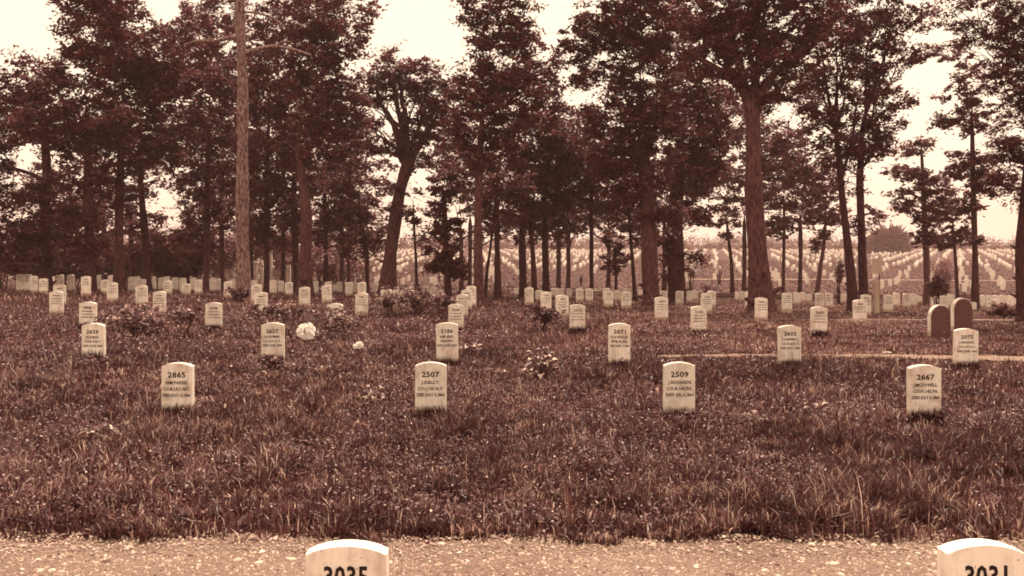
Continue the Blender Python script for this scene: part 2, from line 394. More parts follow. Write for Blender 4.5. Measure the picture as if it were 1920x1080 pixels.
# left grove
tree('broad dark tree at the far left edge with low leafy skirt', [(85, 524, 22), (84, 440, 20), (88, 330, 16), (80, 200, 10)], 37,
     [(58, 150, 58, 42), (22, 215, 52, 48), (75, 215, 60, 45), (30, 440, 52, 42), (85, 445, 45, 45), (18, 370, 34, 28), (110, 370, 52, 40), (-40, 300, 50, 90), (20, 490, 40, 22, .8)], dens=1.15)
tree('thick black trunk left of the paired brown trunks', [(168, 530, 20), (168, 430, 18), (166, 320, 15), (160, 180, 9)], 36,
     [(150, 140, 62, 50), (190, 60, 76, 60), (110, 240, 70, 50), (185, 235, 70, 50), (150, 330, 55, 35, .8), (150, 405, 45, 35, .9), (160, 0, 50, 35), (200, -60, 80, 50), (160, 460, 42, 24)], dens=1.15)
tree('straight brown trunk, left one of the close pair', [(222, 542, 19), (224, 440, 17), (226, 300, 14), (232, 150, 9)], 38,
     [(245, 90, 70, 55), (260, 180, 75, 60), (235, 280, 70, 45), (215, 350, 45, 35, .8), (230, 20, 40, 35), (300, 130, 60, 50)], 'm', dens=1.15)
tree('slimmer trunk leaning right, right one of the close pair', [(276, 535, 14), (271, 440, 13), (264, 330, 11), (262, 200, 8)], 41,
     [(315, 215, 58, 52), (290, 290, 48, 36), (345, 130, 55, 45), (265, 400, 26, 36, .7), (330, 75, 40, 30)], dens=1.05)
tree('slender trunk left of the bare tall trunk', [(386, 540, 12), (387, 440, 11), (390, 330, 10), (392, 180, 7)], 46,
     [(385, 150, 62, 58), (395, 240, 60, 46), (375, 60, 55, 44), (370, 320, 46, 36, .8), (390, 390, 42, 30), (360, 440, 34, 26)], 'm', dens=1.1)
tree('dark trunk just left of the bare tall trunk', [(415, 535, 10), (415, 420, 9), (418, 300, 8)], 52,
     [(430, 300, 50, 44), (420, 375, 36, 28, .8), (420, 20, 40, 40), (455, 120, 55, 60), (425, 430, 26, 18, .7)], dens=1.0)
tree('narrow black trunk right of the bare tall trunk', [(500, 532, 10), (500, 430, 10), (500, 330, 9), (505, 200, 6)], 44,
     [(505, 180, 55, 60), (505, 290, 58, 48), (500, 370, 50, 34), (492, 425, 34, 20, .8), (520, 60, 50, 50), (505, 455, 24, 14, .5)], dens=1.1)
tree('dark trunk touching the pale forked one', [(553, 530, 12), (553, 430, 12), (551, 320, 10)], 46,
     [(555, 330, 50, 38), (560, 210, 52, 58), (545, 405, 30, 24, .6), (590, 20, 48, 44)], dens=1.1)
tree('pale brown double trunk among dark ones left of centre', [(573, 552, 26), (572, 480, 22), (574, 400, 21), (566, 330, 17), (560, 240, 10)], 37,
     [(580, 95, 70, 60), (640, 60, 62, 46, .75), (600, 170, 66, 60), (640, 210, 50, 50), (610, 270, 60, 42), (670, 20, 44, 30, .5), (560, -30, 90, 40, .8)], 'm', dens=1.1)
tree('thin dark trunk right of the pale double trunk', [(610, 530, 8), (611, 440, 8), (608, 330, 6)], 50,
     [(620, 330, 52, 40), (640, 395, 46, 36), (600, 430, 30, 24, .8), (655, 450, 34, 22, .7)], dens=1.0)
tree('small bushy tree left of the leaning oak', [(690, 538, 8), (688, 480, 8), (678, 430, 7), (670, 360, 5)], 45,
     [(675, 300, 30, 30, .8), (668, 370, 40, 38), (690, 430, 36, 30), (660, 470, 32, 18, .8), (705, 465, 22, 14, .6)], dens=1.0)
tree('thin stem between the dark trunk and the bushy tree', [(655, 530, 6), (653, 470, 5), (650, 420, 4)], 51, [(640, 430, 26, 22, .8), (650, 350, 30, 26, .7)])
tree('stout leaning oak with open forked limbs', [(722, 532, 29), (730, 490, 25), (742, 420, 24), (752, 350, 23), (765, 305, 24)], 42,
     [(745, 125, 58, 28), (700, 165, 42, 38), (800, 165, 50, 45), (745, 180, 40, 20, .6), (830, 225, 40, 36), (725, 275, 46, 22, .9), (790, 245, 42, 32), (690, 235, 26, 18, .7), (775, 300, 40, 18, .8), (745, 395, 22, 22, .6)], 'm', dens=1.0,
     extra=[([(762, 312), (752, 270), (742, 235), (722, 205), (706, 190)], 14, 5), ([(764, 312), (758, 255), (748, 215), (740, 180), (738, 140)], 14, 5), ([(768, 312), (785, 270), (803, 240), (822, 215)], 14, 5), ([(752, 240), (742, 228), (728, 224)], 5, 2)])
tree('very thin stem right of the leaning oak', [(782, 540, 6), (780, 480, 5), (776, 420, 4.5), (774, 370, 3)], 40, [(776, 400, 22, 20, .7), (768, 350, 26, 18, .6), (790, 440, 12, 14, .4)], dens=.8)
tree('small dark tree with drooping low boughs near the centre', [(841, 545, 12), (838, 500, 11), (834, 420, 10), (830, 340, 7)], 38,
     [(835, 345, 26, 30, .8), (822, 395, 22, 16, .7), (842, 430, 28, 22, .9), (835, 470, 22, 14), (820, 502, 24, 11, 1.2), (862, 510, 22, 12, 1.2), (842, 490, 22, 14, 1.3), (800, 470, 12, 8, .4)], dens=1.2, rc_px=11, per=50)
tree('tall pale straight trunk right of the centre stones', [(896, 553, 19), (896, 480, 17), (898, 400, 15), (900, 300, 13), (905, 180, 9)], 34,
     [(925, 55, 52, 52, .8), (950, 115, 62, 46), (900, 165, 56, 46), (960, 195, 62, 48), (890, 240, 52, 40), (930, 290, 52, 36), (900, 15, 36, 30, .55), (975, 40, 32, 40, .8), (940, -30, 60, 35, .7)], 'm', dens=1.15)
tree('thin crooked stem leaning right beside the pale trunk', [(909, 545, 6), (914, 500, 6), (921, 460, 5), (925, 400, 4)], 40, [(925, 400, 26, 28, .8)])
tree('dark upright trunk right of the thin crooked stem', [(934, 550, 13), (932, 480, 11), (930, 400, 10), (940, 280, 7)], 39,
     [(940, 350, 48, 38), (935, 415, 40, 24, .7), (1000, 130, 52, 50), (1015, 200, 46, 40), (870, 320, 36, 26, .7)], dens=1.1)
tree('leftmost dark trunk of the close cluster of three', [(980, 540, 14), (979, 460, 12), (980, 380, 11), (985, 250, 8)], 43,
     [(985, 260, 60, 46), (975, 330, 50, 40), (1030, 260, 40, 36), (975, 400, 36, 24, .8)], dens=1.15)
tree('trunk leaning left in the middle of the cluster of three', [(1004, 540, 10), (998, 470, 9), (992, 400, 8)], 45, [(1000, 370, 40, 30), (1040, 330, 46, 34), (985, 425, 26, 12, .5)], 'm')
tree('straight trunk at the right of the cluster of three', [(1023, 540, 14), (1022, 460, 12), (1022, 380, 10), (1030, 280, 7)], 44,
     [(1030, 300, 56, 40), (1020, 400, 44, 30), (1070, 330, 42, 34), (1055, 390, 36, 24), (1000, 440, 26, 14, .6)], dens=1.1)
tree('short dark trunk in the valley behind the cluster', [(1047, 525, 9), (1047, 470, 8), (1046, 420, 6)], 58, [(1048, 415, 36, 26), (1040, 450, 22, 16, .8)])
tree('tall slim lone trunk between two gaps of sky', [(1110, 542, 8), (1109, 470, 7.5), (1108, 380, 7), (1104, 280, 5)], 44,
     [(1100, 290, 46, 32), (1085, 370, 34, 26, .8), (1130, 330, 34, 26), (1090, 420, 28, 20, .6), (1095, 230, 40, 26, .8)])
tree('young sapling with round leafy top behind the slim trunk', [(1156, 545, 6), (1155, 510, 5), (1155, 460, 4)], 50, [(1155, 492, 26, 20, .8), (1150, 455, 20, 20, .7), (1160, 430, 18, 14, .5)], dens=.9, rc_px=9, per=34)
tree('slim trunk leaning left beside the gnarled trunk', [(1192, 545, 8), (1187, 500, 7), (1182, 440, 6), (1176, 380, 5)], 43, [(1175, 410, 44, 28), (1160, 370, 40, 28), (1200, 440, 26, 18, .7)])
tree('gnarled thick trunk with a knobby base', [(1222, 572, 34), (1218, 530, 32), (1216, 500, 29), (1217, 440, 28), (1212, 340, 24), (1200, 200, 15)], 33,
     [(1120, 55, 62, 50), (1205, 40, 72, 56), (1135, 150, 56, 40, .8), (1210, 140, 70, 60), (1165, 230, 66, 46), (1225, 250, 66, 56), (1190, 330, 60, 44), (1150, 300, 50, 34), (1080, 100, 36, 30, .6), (1190, -40, 110, 50), (1235, 400, 46, 26)], 'm', dens=1.2)
tree('wide dark trunk right of the gnarled one, masked by leaves', [(1270, 560, 32), (1268, 480, 30), (1266, 400, 29), (1270, 300, 20), (1290, 180, 12)], 41,
     [(1280, 60, 60, 56), (1290, 150, 56, 52), (1290, 240, 62, 50), (1285, 330, 56, 46), (1285, 405, 40, 24), (1330, 200, 44, 44), (1330, 290, 44, 40), (1240, 450, 24, 22, .8), (1262, 500, 20, 26, .9), (1315, 480, 16, 12, .8)], dens=1.15)
tree('massive tall trunk right of centre, forking high up', [(1428, 575, 44), (1424, 530, 37), (1421, 460, 34), (1415, 350, 31), (1410, 240, 29), (1405, 190, 28)], 28,
     [(1380, 55, 70, 50), (1450, 30, 76, 48), (1500, 95, 62, 44, .9), (1345, 110, 48, 36, .8), (1420, 110, 60, 36), (1465, 165, 44, 28, .8), (1380, 160, 40, 24), (1420, -50, 130, 50), (1310, 30, 50, 40, .8), (1540, 40, 46, 40, .8), (1452, 200, 30, 20, .8)], 'm', dens=1.1,
     extra=[([(1403, 200), (1390, 165), (1355, 135), (1310, 108), (1270, 88)], 17, 7), ([(1403, 200), (1392, 140), (1376, 90), (1370, 30), (1366, -40)], 17, 8), ([(1407, 200), (1430, 160), (1460, 130), (1490, 105), (1515, 70)], 16, 7), ([(1406, 200), (1416, 150), (1426, 80), (1436, 0)], 14, 7)])
tree('thin crooked tree in the valley left of the massive trunk', [(1374, 528, 8), (1371, 490, 7), (1366, 450, 6), (1362, 400, 4)], 66, [(1362, 418, 44, 8, .8), (1375, 445, 20, 8, .5), (1378, 385, 34, 26, .8), (1358, 330, 40, 30, .8)], mat_='leaf_mid', dens=.9, rc_px=10, per=34)
tree('slim trunk in the valley right of the massive trunk', [(1469, 540, 7), (1469, 490, 6), (1470, 420, 5), (1470, 360, 4)], 56,
     [(1460, 300, 44, 36, .9), (1478, 365, 44, 30, .8), (1470, 415, 30, 18, .6), (1490, 250, 40, 30, .8), (1455, 440, 18, 10, .5)], dens=.95, rc_px=13, per=50)
tree('small pale tree leaning right in the valley', [(1530, 545, 9), (1538, 500, 8), (1546, 450, 6), (1548, 400, 4)], 54,
     [(1545, 405, 36, 18, .8), (1535, 440, 22, 10, .7), (1550, 365, 40, 22, .7), (1527, 465, 12, 12, .7), (1520, 320, 30, 30, .8)], 'm', mat_='leaf_mid', dens=.95, rc_px=11, per=44)
tree('left one of two dark trunks leaning apart on the right', [(1600, 568, 20), (1595, 520, 16), (1588, 440, 14), (1577, 340, 12), (1566, 240, 9)], 32,
     [(1560, 60, 62, 50, .85), (1545, 150, 44, 36, .7), (1575, 200, 50, 34, .8), (1560, 275, 44, 26, .9), (1600, 300, 40, 24), (1530, 220, 34, 26, .6), (1590, 130, 44, 34, .7), (1600, 345, 26, 18, .6), (1565, -40, 80, 40), (1612, 425, 18, 18, .6)], dens=1.0,
     extra=[([(1566, 245), (1556, 200), (1548, 150), (1540, 90)], 9, 3), ([(1577, 340), (1590, 290), (1602, 240), (1606, 190)], 7, 3)])
tree('right one of two dark trunks leaning apart on the right', [(1620, 575, 20), (1618, 520, 16), (1616, 430, 14), (1612, 330, 12), (1616, 240, 8)], 32,
     [(1640, 60, 64, 50, .8), (1690, 110, 52, 36, .6), (1640, 160, 50, 36, .75), (1650, 230, 44, 34, .9), (1625, 270, 44, 28), (1680, 190, 30, 24, .5), (1700, 30, 50, 34, .6), (1650, 290, 26, 20, .7), (1660, -40, 80, 40, .8), (1640, 400, 12, 30, .5)], dens=1.0,
     extra=[([(1612, 320), (1628, 300), (1640, 270), (1650, 230)], 6, 3), ([(1616, 240), (1630, 190), (1650, 140), (1660, 90)], 7, 3)])
tree('airy layered tree right of the signpost', [(1738, 560, 13), (1737, 500, 11), (1735, 420, 10), (1730, 330, 7), (1725, 250, 4)], 45,
     [(1720, 280, 40, 14, .6), (1700, 325, 44, 14, .8), (1745, 350, 44, 16, .8), (1715, 385, 40, 14, .7), (1745, 410, 30, 20, .9), (1770, 385, 34, 14, .6), (1735, 450, 26, 16, .9), (1690, 365, 24, 12, .5)], 'm', mat_='leaf_mid', dens=1.1, rc_px=11, per=42)
tree('small thin tree between the airy tree and the dark pole trunk', [(1797, 545, 7), (1793, 500, 6), (1787, 440, 5), (1785, 400, 3)], 50,
     [(1790, 370, 36, 12, .7), (1780, 405, 34, 14, .9), (1790, 440, 36, 14, .9), (1770, 455, 26, 12, .8)], dens=1.0, rc_px=10, per=38)
tree('dark pole trunk near the right edge with stacked crowns', [(1829, 565, 13), (1828, 500, 11), (1826, 400, 10), (1824, 300, 8), (1822, 180, 4)], 38,
     [(1815, 310, 40, 26), (1838, 345, 34, 22), (1822, 385, 30, 14, .8), (1800, 240, 44, 16, .6), (1835, 210, 36, 20, .6), (1800, 180, 44, 18, .55), (1770, 225, 30, 14, .5), (1812, 140, 40, 18, .5), (1832, 455, 12, 10, 1), (1785, 95, 40, 16, .5)], dens=1.05, rc_px=12, per=48)
tree('near tree at the right edge with heavy dark foliage', [(1925, 612, 30), (1921, 540, 26), (1918, 470, 24), (1926, 360, 20), (1935, 200, 14)], 23,
     [(1905, 60, 60, 50, .9), (1900, 150, 48, 44), (1925, 240, 60, 60), (1885, 300, 40, 40, .9), (1910, 370, 40, 34), (1860, 60, 50, 28, .6), (1800, 30, 54, 26, .6), (1870, 120, 40, 24, .6), (1960, 100, 60, 120), (1880, -40, 110, 46, .9), (1790, 80, 24, 12, .5), (1960, 440, 26, 40, .8)], dens=1.1, leaf=.09, per=64)
# depth behind: a second rank that closes the canopy
tree('shaded tree of the back rank behind the paired trunks', [(245, 520, 10), (246, 400, 8)], 56, [(200, 400, 50, 40, .8), (265, 450, 40, 30, .8), (130, 400, 50, 40, .8), (60, 360, 36, 30, .7), (330, 470, 44, 26, .9)], dens=.9)
tree('shaded tree of the back rank behind the bare tall trunk', [(470, 520, 10), (468, 400, 8)], 58, [(450, 350, 60, 50), (470, 250, 60, 50), (455, 430, 40, 26, .6), (540, 440, 44, 26, .7), (580, 400, 50, 30, .7)], dens=.9)
tree('shaded tree of the back rank left of the small drooping tree', [(865, 520, 8), (864, 420, 7)], 60, [(865, 300, 50, 36, .8), (880, 380, 34, 26, .7), (810, 300, 40, 24, .7), (720, 330, 22, 30, .5), (905, 440, 26, 18, .8)], dens=.9)
tree('shaded tree of the back rank above the young sapling', [(1140, 520, 8), (1142, 420, 7)], 62, [(1130, 390, 48, 36, .8), (1160, 300, 52, 40), (1080, 280, 44, 34, .9), (1205, 400, 44, 30), (1060, 430, 30, 18, .7)], dens=.9)
tree('shaded tree of the back rank behind the massive trunk', [(1395, 520, 8), (1396, 400, 7)], 64, [(1380, 230, 50, 44), (1350, 270, 46, 40), (1440, 290, 40, 44, .8), (1500, 170, 50, 36, .7), (1440, 370, 30, 30, .6)], dens=.9)

BR = dict(dens=.72, per=46, rc_px=15, limbs=True)
tree('back rank tree low behind the broad left tree', [(40, 515, 9), (42, 400, 7)], 60, [(30, 455, 50, 30), (100, 450, 44, 34), (95, 345, 44, 34), (150, 455, 46, 30), (20, 250, 22, 26, .6)], **BR)
tree('back rank tree between the thick black and paired brown trunks', [(195, 515, 8), (196, 400, 7)], 62, [(190, 300, 60, 44), (200, 370, 50, 36), (175, 455, 34, 26, .8), (270, 330, 40, 34), (285, 430, 26, 34, .7)], **BR)
tree('back rank tree behind the slender trunk', [(350, 515, 8), (352, 400, 7)], 60, [(350, 250, 54, 48), (330, 290, 40, 30), (385, 340, 56, 40), (380, 400, 46, 30), (365, 455, 44, 30), (430, 190, 60, 60), (470, 330, 50, 44)], **BR)
tree('back rank tree behind the narrow black trunk', [(530, 515, 8), (532, 400, 7)], 61, [(530, 250, 70, 56), (600, 320, 60, 46), (520, 390, 56, 34), (575, 430, 46, 26, .8), (480, 440, 36, 24, .8), (650, 330, 44, 40)], **BR)
tree('back rank tree behind the small bushy tree', [(640, 515, 8), (641, 400, 7)], 63, [(650, 410, 50, 34), (700, 370, 36, 30, .8), (640, 250, 56, 44), (680, 250, 34, 36), (720, 440, 26, 16, .6), (620, 450, 36, 18, .6)], **BR)
tree('back rank tree behind the pale straight trunk', [(880, 515, 8), (882, 400, 7)], 61, [(870, 200, 50, 44), (950, 330, 60, 44), (930, 390, 50, 28), (890, 330, 40, 34), (1010, 390, 50, 36), (840, 260, 34, 30), (960, 440, 34, 14, .6)], **BR)
tree('back rank tree behind the cluster of three', [(1065, 515, 8), (1066, 400, 7)], 62, [(1060, 250, 50, 40), (1080, 320, 56, 40), (1060, 380, 50, 34), (1100, 420, 44, 22, .7), (1140, 400, 50, 34, .9), (1030, 430, 34, 20, .8)], **BR)
tree('back rank tree filling between the gnarled and leaf-masked trunks', [(1245, 515, 8), (1246, 400, 7)], 60, [(1245, 330, 60, 50), (1170, 300, 60, 50), (1300, 320, 50, 50), (1180, 370, 50, 34), (1330, 340, 36, 40, .9), (1260, 410, 56, 26), (1250, 200, 60, 50), (1320, 400, 40, 20, .7)], **BR)
tree('back rank tree right of the massive trunk', [(1500, 515, 8), (1501, 400, 7)], 63, [(1480, 300, 46, 40, .8), (1460, 350, 40, 36, .8), (1530, 340, 44, 30, .8), (1500, 400, 50, 30, .8), (1560, 400, 36, 24, .7), (1440, 410, 26, 26, .6)], mat_='leaf_mid', **BR)

# ------------------------------------------------------------------ shrubs between the grove and the field
def shrub(label, px, py, d, rx, ry, cat='shrub', group='bushes behind the left grove', m='leaf_mid', name='shrub', dens=1.0, tone=.45, leaf=None, n_stem=5, rc=9):
    x = PX(px, d); z = float(g(x, d)); org = np.array([x, d, z])
    root = empty(name, (x, d, z)); tag(root, label, cat, group)
    s = d / F
    wd_ = m == 'weed'; n = max(8, int(rx * ry / rc ** 2 * (2.6 if wd_ else 4.5) * dens)); p = unit(RNG.normal(size=(n, 3))) * RNG.uniform(.1, 1.25 if wd_ else 1, (n, 1)) ** (.75 if wd_ else .45)
    C = np.array([x, d, PZ(py, d)]) + p * np.array([rx, rx * .8, ry]) * s
    crown('foliage', root, C, rc * s * 1.15, 34, (leaf or .07) * 1.25, M[m], org, tone, .8, .30 if m == 'weed' else .2)
    parts = []
    for k in range(n_stem):
        q = C[RNG.integers(len(C))]
        parts.append(tube_arrays(curve_pts((x + random.uniform(-.3, .3) * rx * s, d, z - .05), q, 6, 0, .03) - org, np.linspace(.010 * d / 12, .003 * d / 12, 6), 5))
    link('stem', tubes_mesh('stem', parts, M['bark']), root)
    return root
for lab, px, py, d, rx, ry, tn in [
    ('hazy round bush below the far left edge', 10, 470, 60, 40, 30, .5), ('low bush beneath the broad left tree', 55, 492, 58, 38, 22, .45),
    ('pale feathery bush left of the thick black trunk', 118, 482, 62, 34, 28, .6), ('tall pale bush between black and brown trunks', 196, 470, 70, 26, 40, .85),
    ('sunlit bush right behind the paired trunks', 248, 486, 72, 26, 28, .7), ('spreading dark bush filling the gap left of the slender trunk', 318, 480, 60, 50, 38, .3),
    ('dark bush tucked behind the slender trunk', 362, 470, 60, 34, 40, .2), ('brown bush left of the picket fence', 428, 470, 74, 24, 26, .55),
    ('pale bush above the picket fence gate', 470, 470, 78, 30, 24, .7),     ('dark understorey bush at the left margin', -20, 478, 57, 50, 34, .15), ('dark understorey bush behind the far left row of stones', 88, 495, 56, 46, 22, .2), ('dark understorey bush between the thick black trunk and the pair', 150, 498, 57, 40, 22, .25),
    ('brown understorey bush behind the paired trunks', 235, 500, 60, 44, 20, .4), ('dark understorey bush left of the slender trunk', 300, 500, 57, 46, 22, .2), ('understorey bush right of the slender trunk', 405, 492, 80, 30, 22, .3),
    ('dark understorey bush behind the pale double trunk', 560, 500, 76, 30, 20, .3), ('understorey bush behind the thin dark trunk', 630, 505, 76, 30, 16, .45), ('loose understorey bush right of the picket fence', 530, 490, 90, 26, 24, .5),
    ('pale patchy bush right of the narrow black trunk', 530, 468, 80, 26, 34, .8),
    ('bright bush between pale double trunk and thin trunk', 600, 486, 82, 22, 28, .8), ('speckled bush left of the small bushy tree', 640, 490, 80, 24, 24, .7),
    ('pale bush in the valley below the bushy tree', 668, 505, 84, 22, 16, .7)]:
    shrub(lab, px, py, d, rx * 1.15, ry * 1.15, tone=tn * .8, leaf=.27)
for lab, px, py, d, rx, ry, tn in [
    ('small dark cone-shaped evergreen in the far field', 1349, 510, 88, 7, 12, .05), ('little bush beside the leaf-masked trunk', 1296, 508, 60, 10, 12, .2),
    ('low dark bush in front of the valley track', 1333, 542, 52, 18, 7, .1), ('dark hanging bush left of the twin leaning trunks', 1573, 506, 46, 9, 22, .05),
    ('small round bush on the far field right of the twin trunks', 1690, 478, 210, 20, 9, .35), ('spiky dark bush behind the brown arched markers', 1758, 537, 36, 20, 20, .15),
    ('pale leafy bush above the spiky dark bush', 1768, 505, 60, 26, 22, .8), ('low bush beside the dark right edge trunk', 1880, 585, 27, 26, 12, .3)]:
    shrub(lab, px, py, d, rx, ry, tone=tn, group='bushes beyond the right meadow', leaf=.10, rc=6)

# ------------------------------------------------------------------ the far tree line
FAR = 0
def far_tree(px, py_top, w, d, lab):
    x = PX(px, d); z = float(g(x, d)); org = np.array([x, d, z]); s = d / F
    root = empty('far_tree', (x, d, z)); tag(root, lab, 'tree', 'trees along the far edge of the field')
    top = PZ(py_top, d) - z; n = 26
    p = unit(RNG.normal(size=(n, 3))) * RNG.uniform(.3, 1, (n, 1)) ** .4
    C = org + np.array([0, 0, top * .52]) + p * np.array([w * s * .5, w * s * .4, top * .45])
    crown('crown', root, C, w * s * .20, 30, s * 4.2, M['leaf_far'], org, .45, .8)
    link('trunk', tubes_mesh('trunk', [tube_arrays(np.array([(0, 0, -.2), (0, 0, top * .5)]), [top * .035, top * .02], 6)], M['bark']), root)
def far_top(px):
    pts = [(-40, 440), (200, 440), (330, 430), (600, 440), (760, 452), (860, 450), (940, 455), (1080, 446), (1290, 448), (1440, 452), (1560, 455), (1680, 458), (1760, 462), (1860, 458), (1920, 452), (1990, 450)]
    return np.interp(px, [p[0] for p in pts], [p[1] for p in pts])
px = -60; k = 0
marks = [(0, 'the far left edge'), (200, 'the paired brown trunks'), (330, 'the gap of sky at left'), (450, 'the bare tall trunk'), (600, 'the pale double trunk'), (740, 'the leaning oak'), (840, 'the small drooping tree'), (900, 'the pale straight trunk'),
         (1000, 'the cluster of three trunks'), (1110, 'the slim lone trunk'), (1220, 'the gnarled trunk'), (1340, 'the thin crooked valley tree'), (1420, 'the massive trunk'), (1540, 'the pale leaning valley tree'), (1610, 'the two trunks leaning apart'), (1740, 'the airy layered tree'), (1830, 'the dark pole trunk'), (1920, 'the right edge')]
ORD = ['first', 'second', 'third', 'fourth', 'fifth', 'sixth', 'seventh', 'eighth', 'ninth', 'tenth', 'eleventh', 'twelfth', 'thirteenth', 'fourteenth', 'fifteenth', 'sixteenth', 'seventeenth', 'eighteenth', 'nineteenth', 'twentieth'] + ['twenty-' + q for q in ('first', 'second', 'third', 'fourth', 'fifth', 'sixth', 'seventh', 'eighth', 'ninth')] + ['thirtieth'] + ['thirty-' + q for q in ('first', 'second', 'third', 'fourth', 'fifth', 'sixth', 'seventh', 'eighth', 'ninth')]
_OLD = ['first', 'second', 'third', 'fourth', 'fifth', 'sixth', 'seventh', 'eighth', 'ninth', 'tenth', 'eleventh', 'twelfth', 'thirteenth', 'fourteenth', 'fifteenth', 'sixteenth', 'seventeenth', 'eighteenth', 'nineteenth', 'twentieth']
cnt = {}
while px < 1990:
    w = random.uniform(34, 62); top = far_top(px) + random.uniform(-14, 8)
    mk = [m for m in marks if m[0] <= px + 1] or [marks[0]]; mk = mk[-1][1]; cnt[mk] = cnt.get(mk, 0) + 1
    far_tree(px, top, w, 345 + random.uniform(-18, 30), f'{ORD[cnt[mk] - 1]} hazy far tree right of {mk}' if px > 0 else f'{ORD[cnt[mk]-1]} hazy far tree at {mk}')
    px += w * .52; k += 1
tree('taller round tree standing above the far hedge line', [(1665, 480, 5), (1665, 455, 4)], 250, [(1663, 458, 22, 12), (1650, 465, 16, 8), (1672, 447, 12, 7)], group='trees along the far edge of the field', name='far_tree', mat_='leaf_far', leaf=.6, rc_px=6, per=30, limbs=False, tone=.4)

# ------------------------------------------------------------------ headstones
SW, ST = .30, .085
def stone_mesh(name, w, h, t, segs=10, sag=.031, round_top=False, m='stone', bevel=.008):
    bm = bmesh.new(); pts = [(-w / 2, -.12), (w / 2, -.12)]
    if round_top:
        for k in range(segs + 1):
            a = math.pi * k / segs; pts.append((math.cos(a) * w / 2, h - w / 2 + math.sin(a) * w / 2))
    else:
        for k in range(segs + 1):
            u = 1 - 2 * k / segs; pts.append((u * w / 2, h - sag * u * u))
    fr = [bm.verts.new((x, -t / 2, z)) for x, z in pts]; bk = [bm.verts.new((x, t / 2, z)) for x, z in pts]
    bm.faces.new(fr); bm.faces.new(bk[::-1]); n = len(pts)
    for k in range(n): bm.faces.new((fr[(k + 1) % n], fr[k], bk[k], bk[(k + 1) % n]))
    if bevel:
        es = [e for e in bm.edges if abs(e.verts[0].co.y - e.verts[1].co.y) < 1e-5]
        bmesh.ops.bevel(bm, geom=es, offset=bevel, segments=2, affect='EDGES', profile=.6)
    bmesh.ops.recalc_face_normals(bm, faces=bm.faces)
    return bm_mesh(name, bm, M[m])
def text_mesh(lines):
    """lines: (string, cap height, width, z of the cap middle). One flat printed mesh, 1.5 mm proud."""
    bm = bmesh.new()
    for s, hgt, wd, z in lines:
        cu = bpy.data.curves.new('t', 'FONT'); cu.body = s; cu.size = 1; cu.extrude = .01; cu.offset = .026; cu.space_character = 1.06
        cu.resolution_u = 2
        ob = bpy.data.objects.new('t', cu); me = bpy.data.meshes.new_from_object(ob)
        co = np.zeros(len(me.vertices) * 3); me.vertices.foreach_get('co', co); co = co.reshape(-1, 3)
        mn, mx = co.min(0), co.max(0)
        sx = wd / (mx[0] - mn[0]); sz = hgt / .70
        new = np.stack([(co[:, 0] - (mn[0] + mx[0]) / 2) * sx, np.where(co[:, 2] > 0, -.0016, .001), (co[:, 1] - .35) * sz + z], 1)
        me.vertices.foreach_set('co', new.ravel()); me.update(); bm.from_mesh(me)
        bpy.data.objects.remove(ob); bpy.data.meshes.remove(me); bpy.data.curves.remove(cu)
    return bm_mesh('inscription', bm, M['ink'])
def smudge_mesh(h, seed):
    """weathered lines of writing too small to read: rows of short strokes"""
    rs = random.Random(seed); bm = bmesh.new()
    for row, (zz, ch, wd) in enumerate(((h - .10, .04, .14), (h - .172, .024, .22), (h - .228, .022, .23), (h - .284, .022, .24))):
        x = -wd / 2 + rs.uniform(0, .02)
        while x < wd / 2:
            cw = rs.uniform(.006, .018); hh = ch * rs.uniform(.6, 1)
            box(bm, x, x + cw, -.0016, .001, zz - hh / 2, zz + hh / 2); x += cw + rs.uniform(.004, .012)
    return bm_mesh('inscription', bm, M['ink'])
FOOT = []          # stones' feet: grass round them is taller, and darkened as painted contact shade
def headstone(px, pyt, w, label, lines=None, smudge=False, rz=None, group='white headstones', d=None, tilt=None, exact=False):
    d0 = SW * F / w
    if d is None:
        best = None
        for kk in np.linspace(.82, 1.2, 60):
            dd = d0 * kk; h = PZ(pyt, dd) - g(PX(px, dd), dd); e = abs(h - .57) * 3 + abs(math.log(kk)) * 1.2
            if best is None or e < best[0]: best = (e, dd, h)
        d, h = best[1], float(best[2])
    else: h = float(PZ(pyt, d) - g(PX(px, d), d))
    h = min(max(h, .40), .74)
    x = PX(px, d); z = float(PZ(pyt, d)) - h
    if rz is None: rz = random.gauss(0, .035)
    ww = SW * (1 if exact else random.uniform(.96, 1.04)) * (w * d / F / SW if exact else 1)
    me = stone_mesh('headstone', ww, h, ST)
    o = link('headstone', me, None, (x, d, z), rz); tag(o, label, 'headstone', group)
    o.rotation_euler[1] = random.gauss(0, .012) if tilt is None else tilt
    FOOT.append((x, d, ww))
    if lines:
        L = [(s, a, b, h - c) for s, a, b, c in lines]
        for q, ln in enumerate(L): link('number' if q == 0 else 'text_line', text_mesh([ln]), o, (0, -ST / 2, 0))
    elif smudge:
        tag(link('inscription', smudge_mesh(h, int(px * 7)), o, (0, -ST / 2, 0)), kind='stuff')
    return o
def insc(num, *rest):
    ws = (.235, .245, .265); L = [(num, .050, .170, .112)]
    for k, s in enumerate(rest): L.append((s, .030, min(ws[k], .022 * len(s)), .188 + .060 * k))
    return L
big = lambda: None
headstone(652, 1018, 150, 'headstone 3035 cut by the bottom edge, dark numerals under a bright rim', [('3035', .074, .165, .112)], d=3.54, exact=True, rz=.0, tilt=0)
headstone(1838, 1016, 146, 'headstone 3031 cut by the bottom edge near the right corner', [('3031', .078, .16, .115)], d=3.54, exact=True, rz=.02, tilt=0)
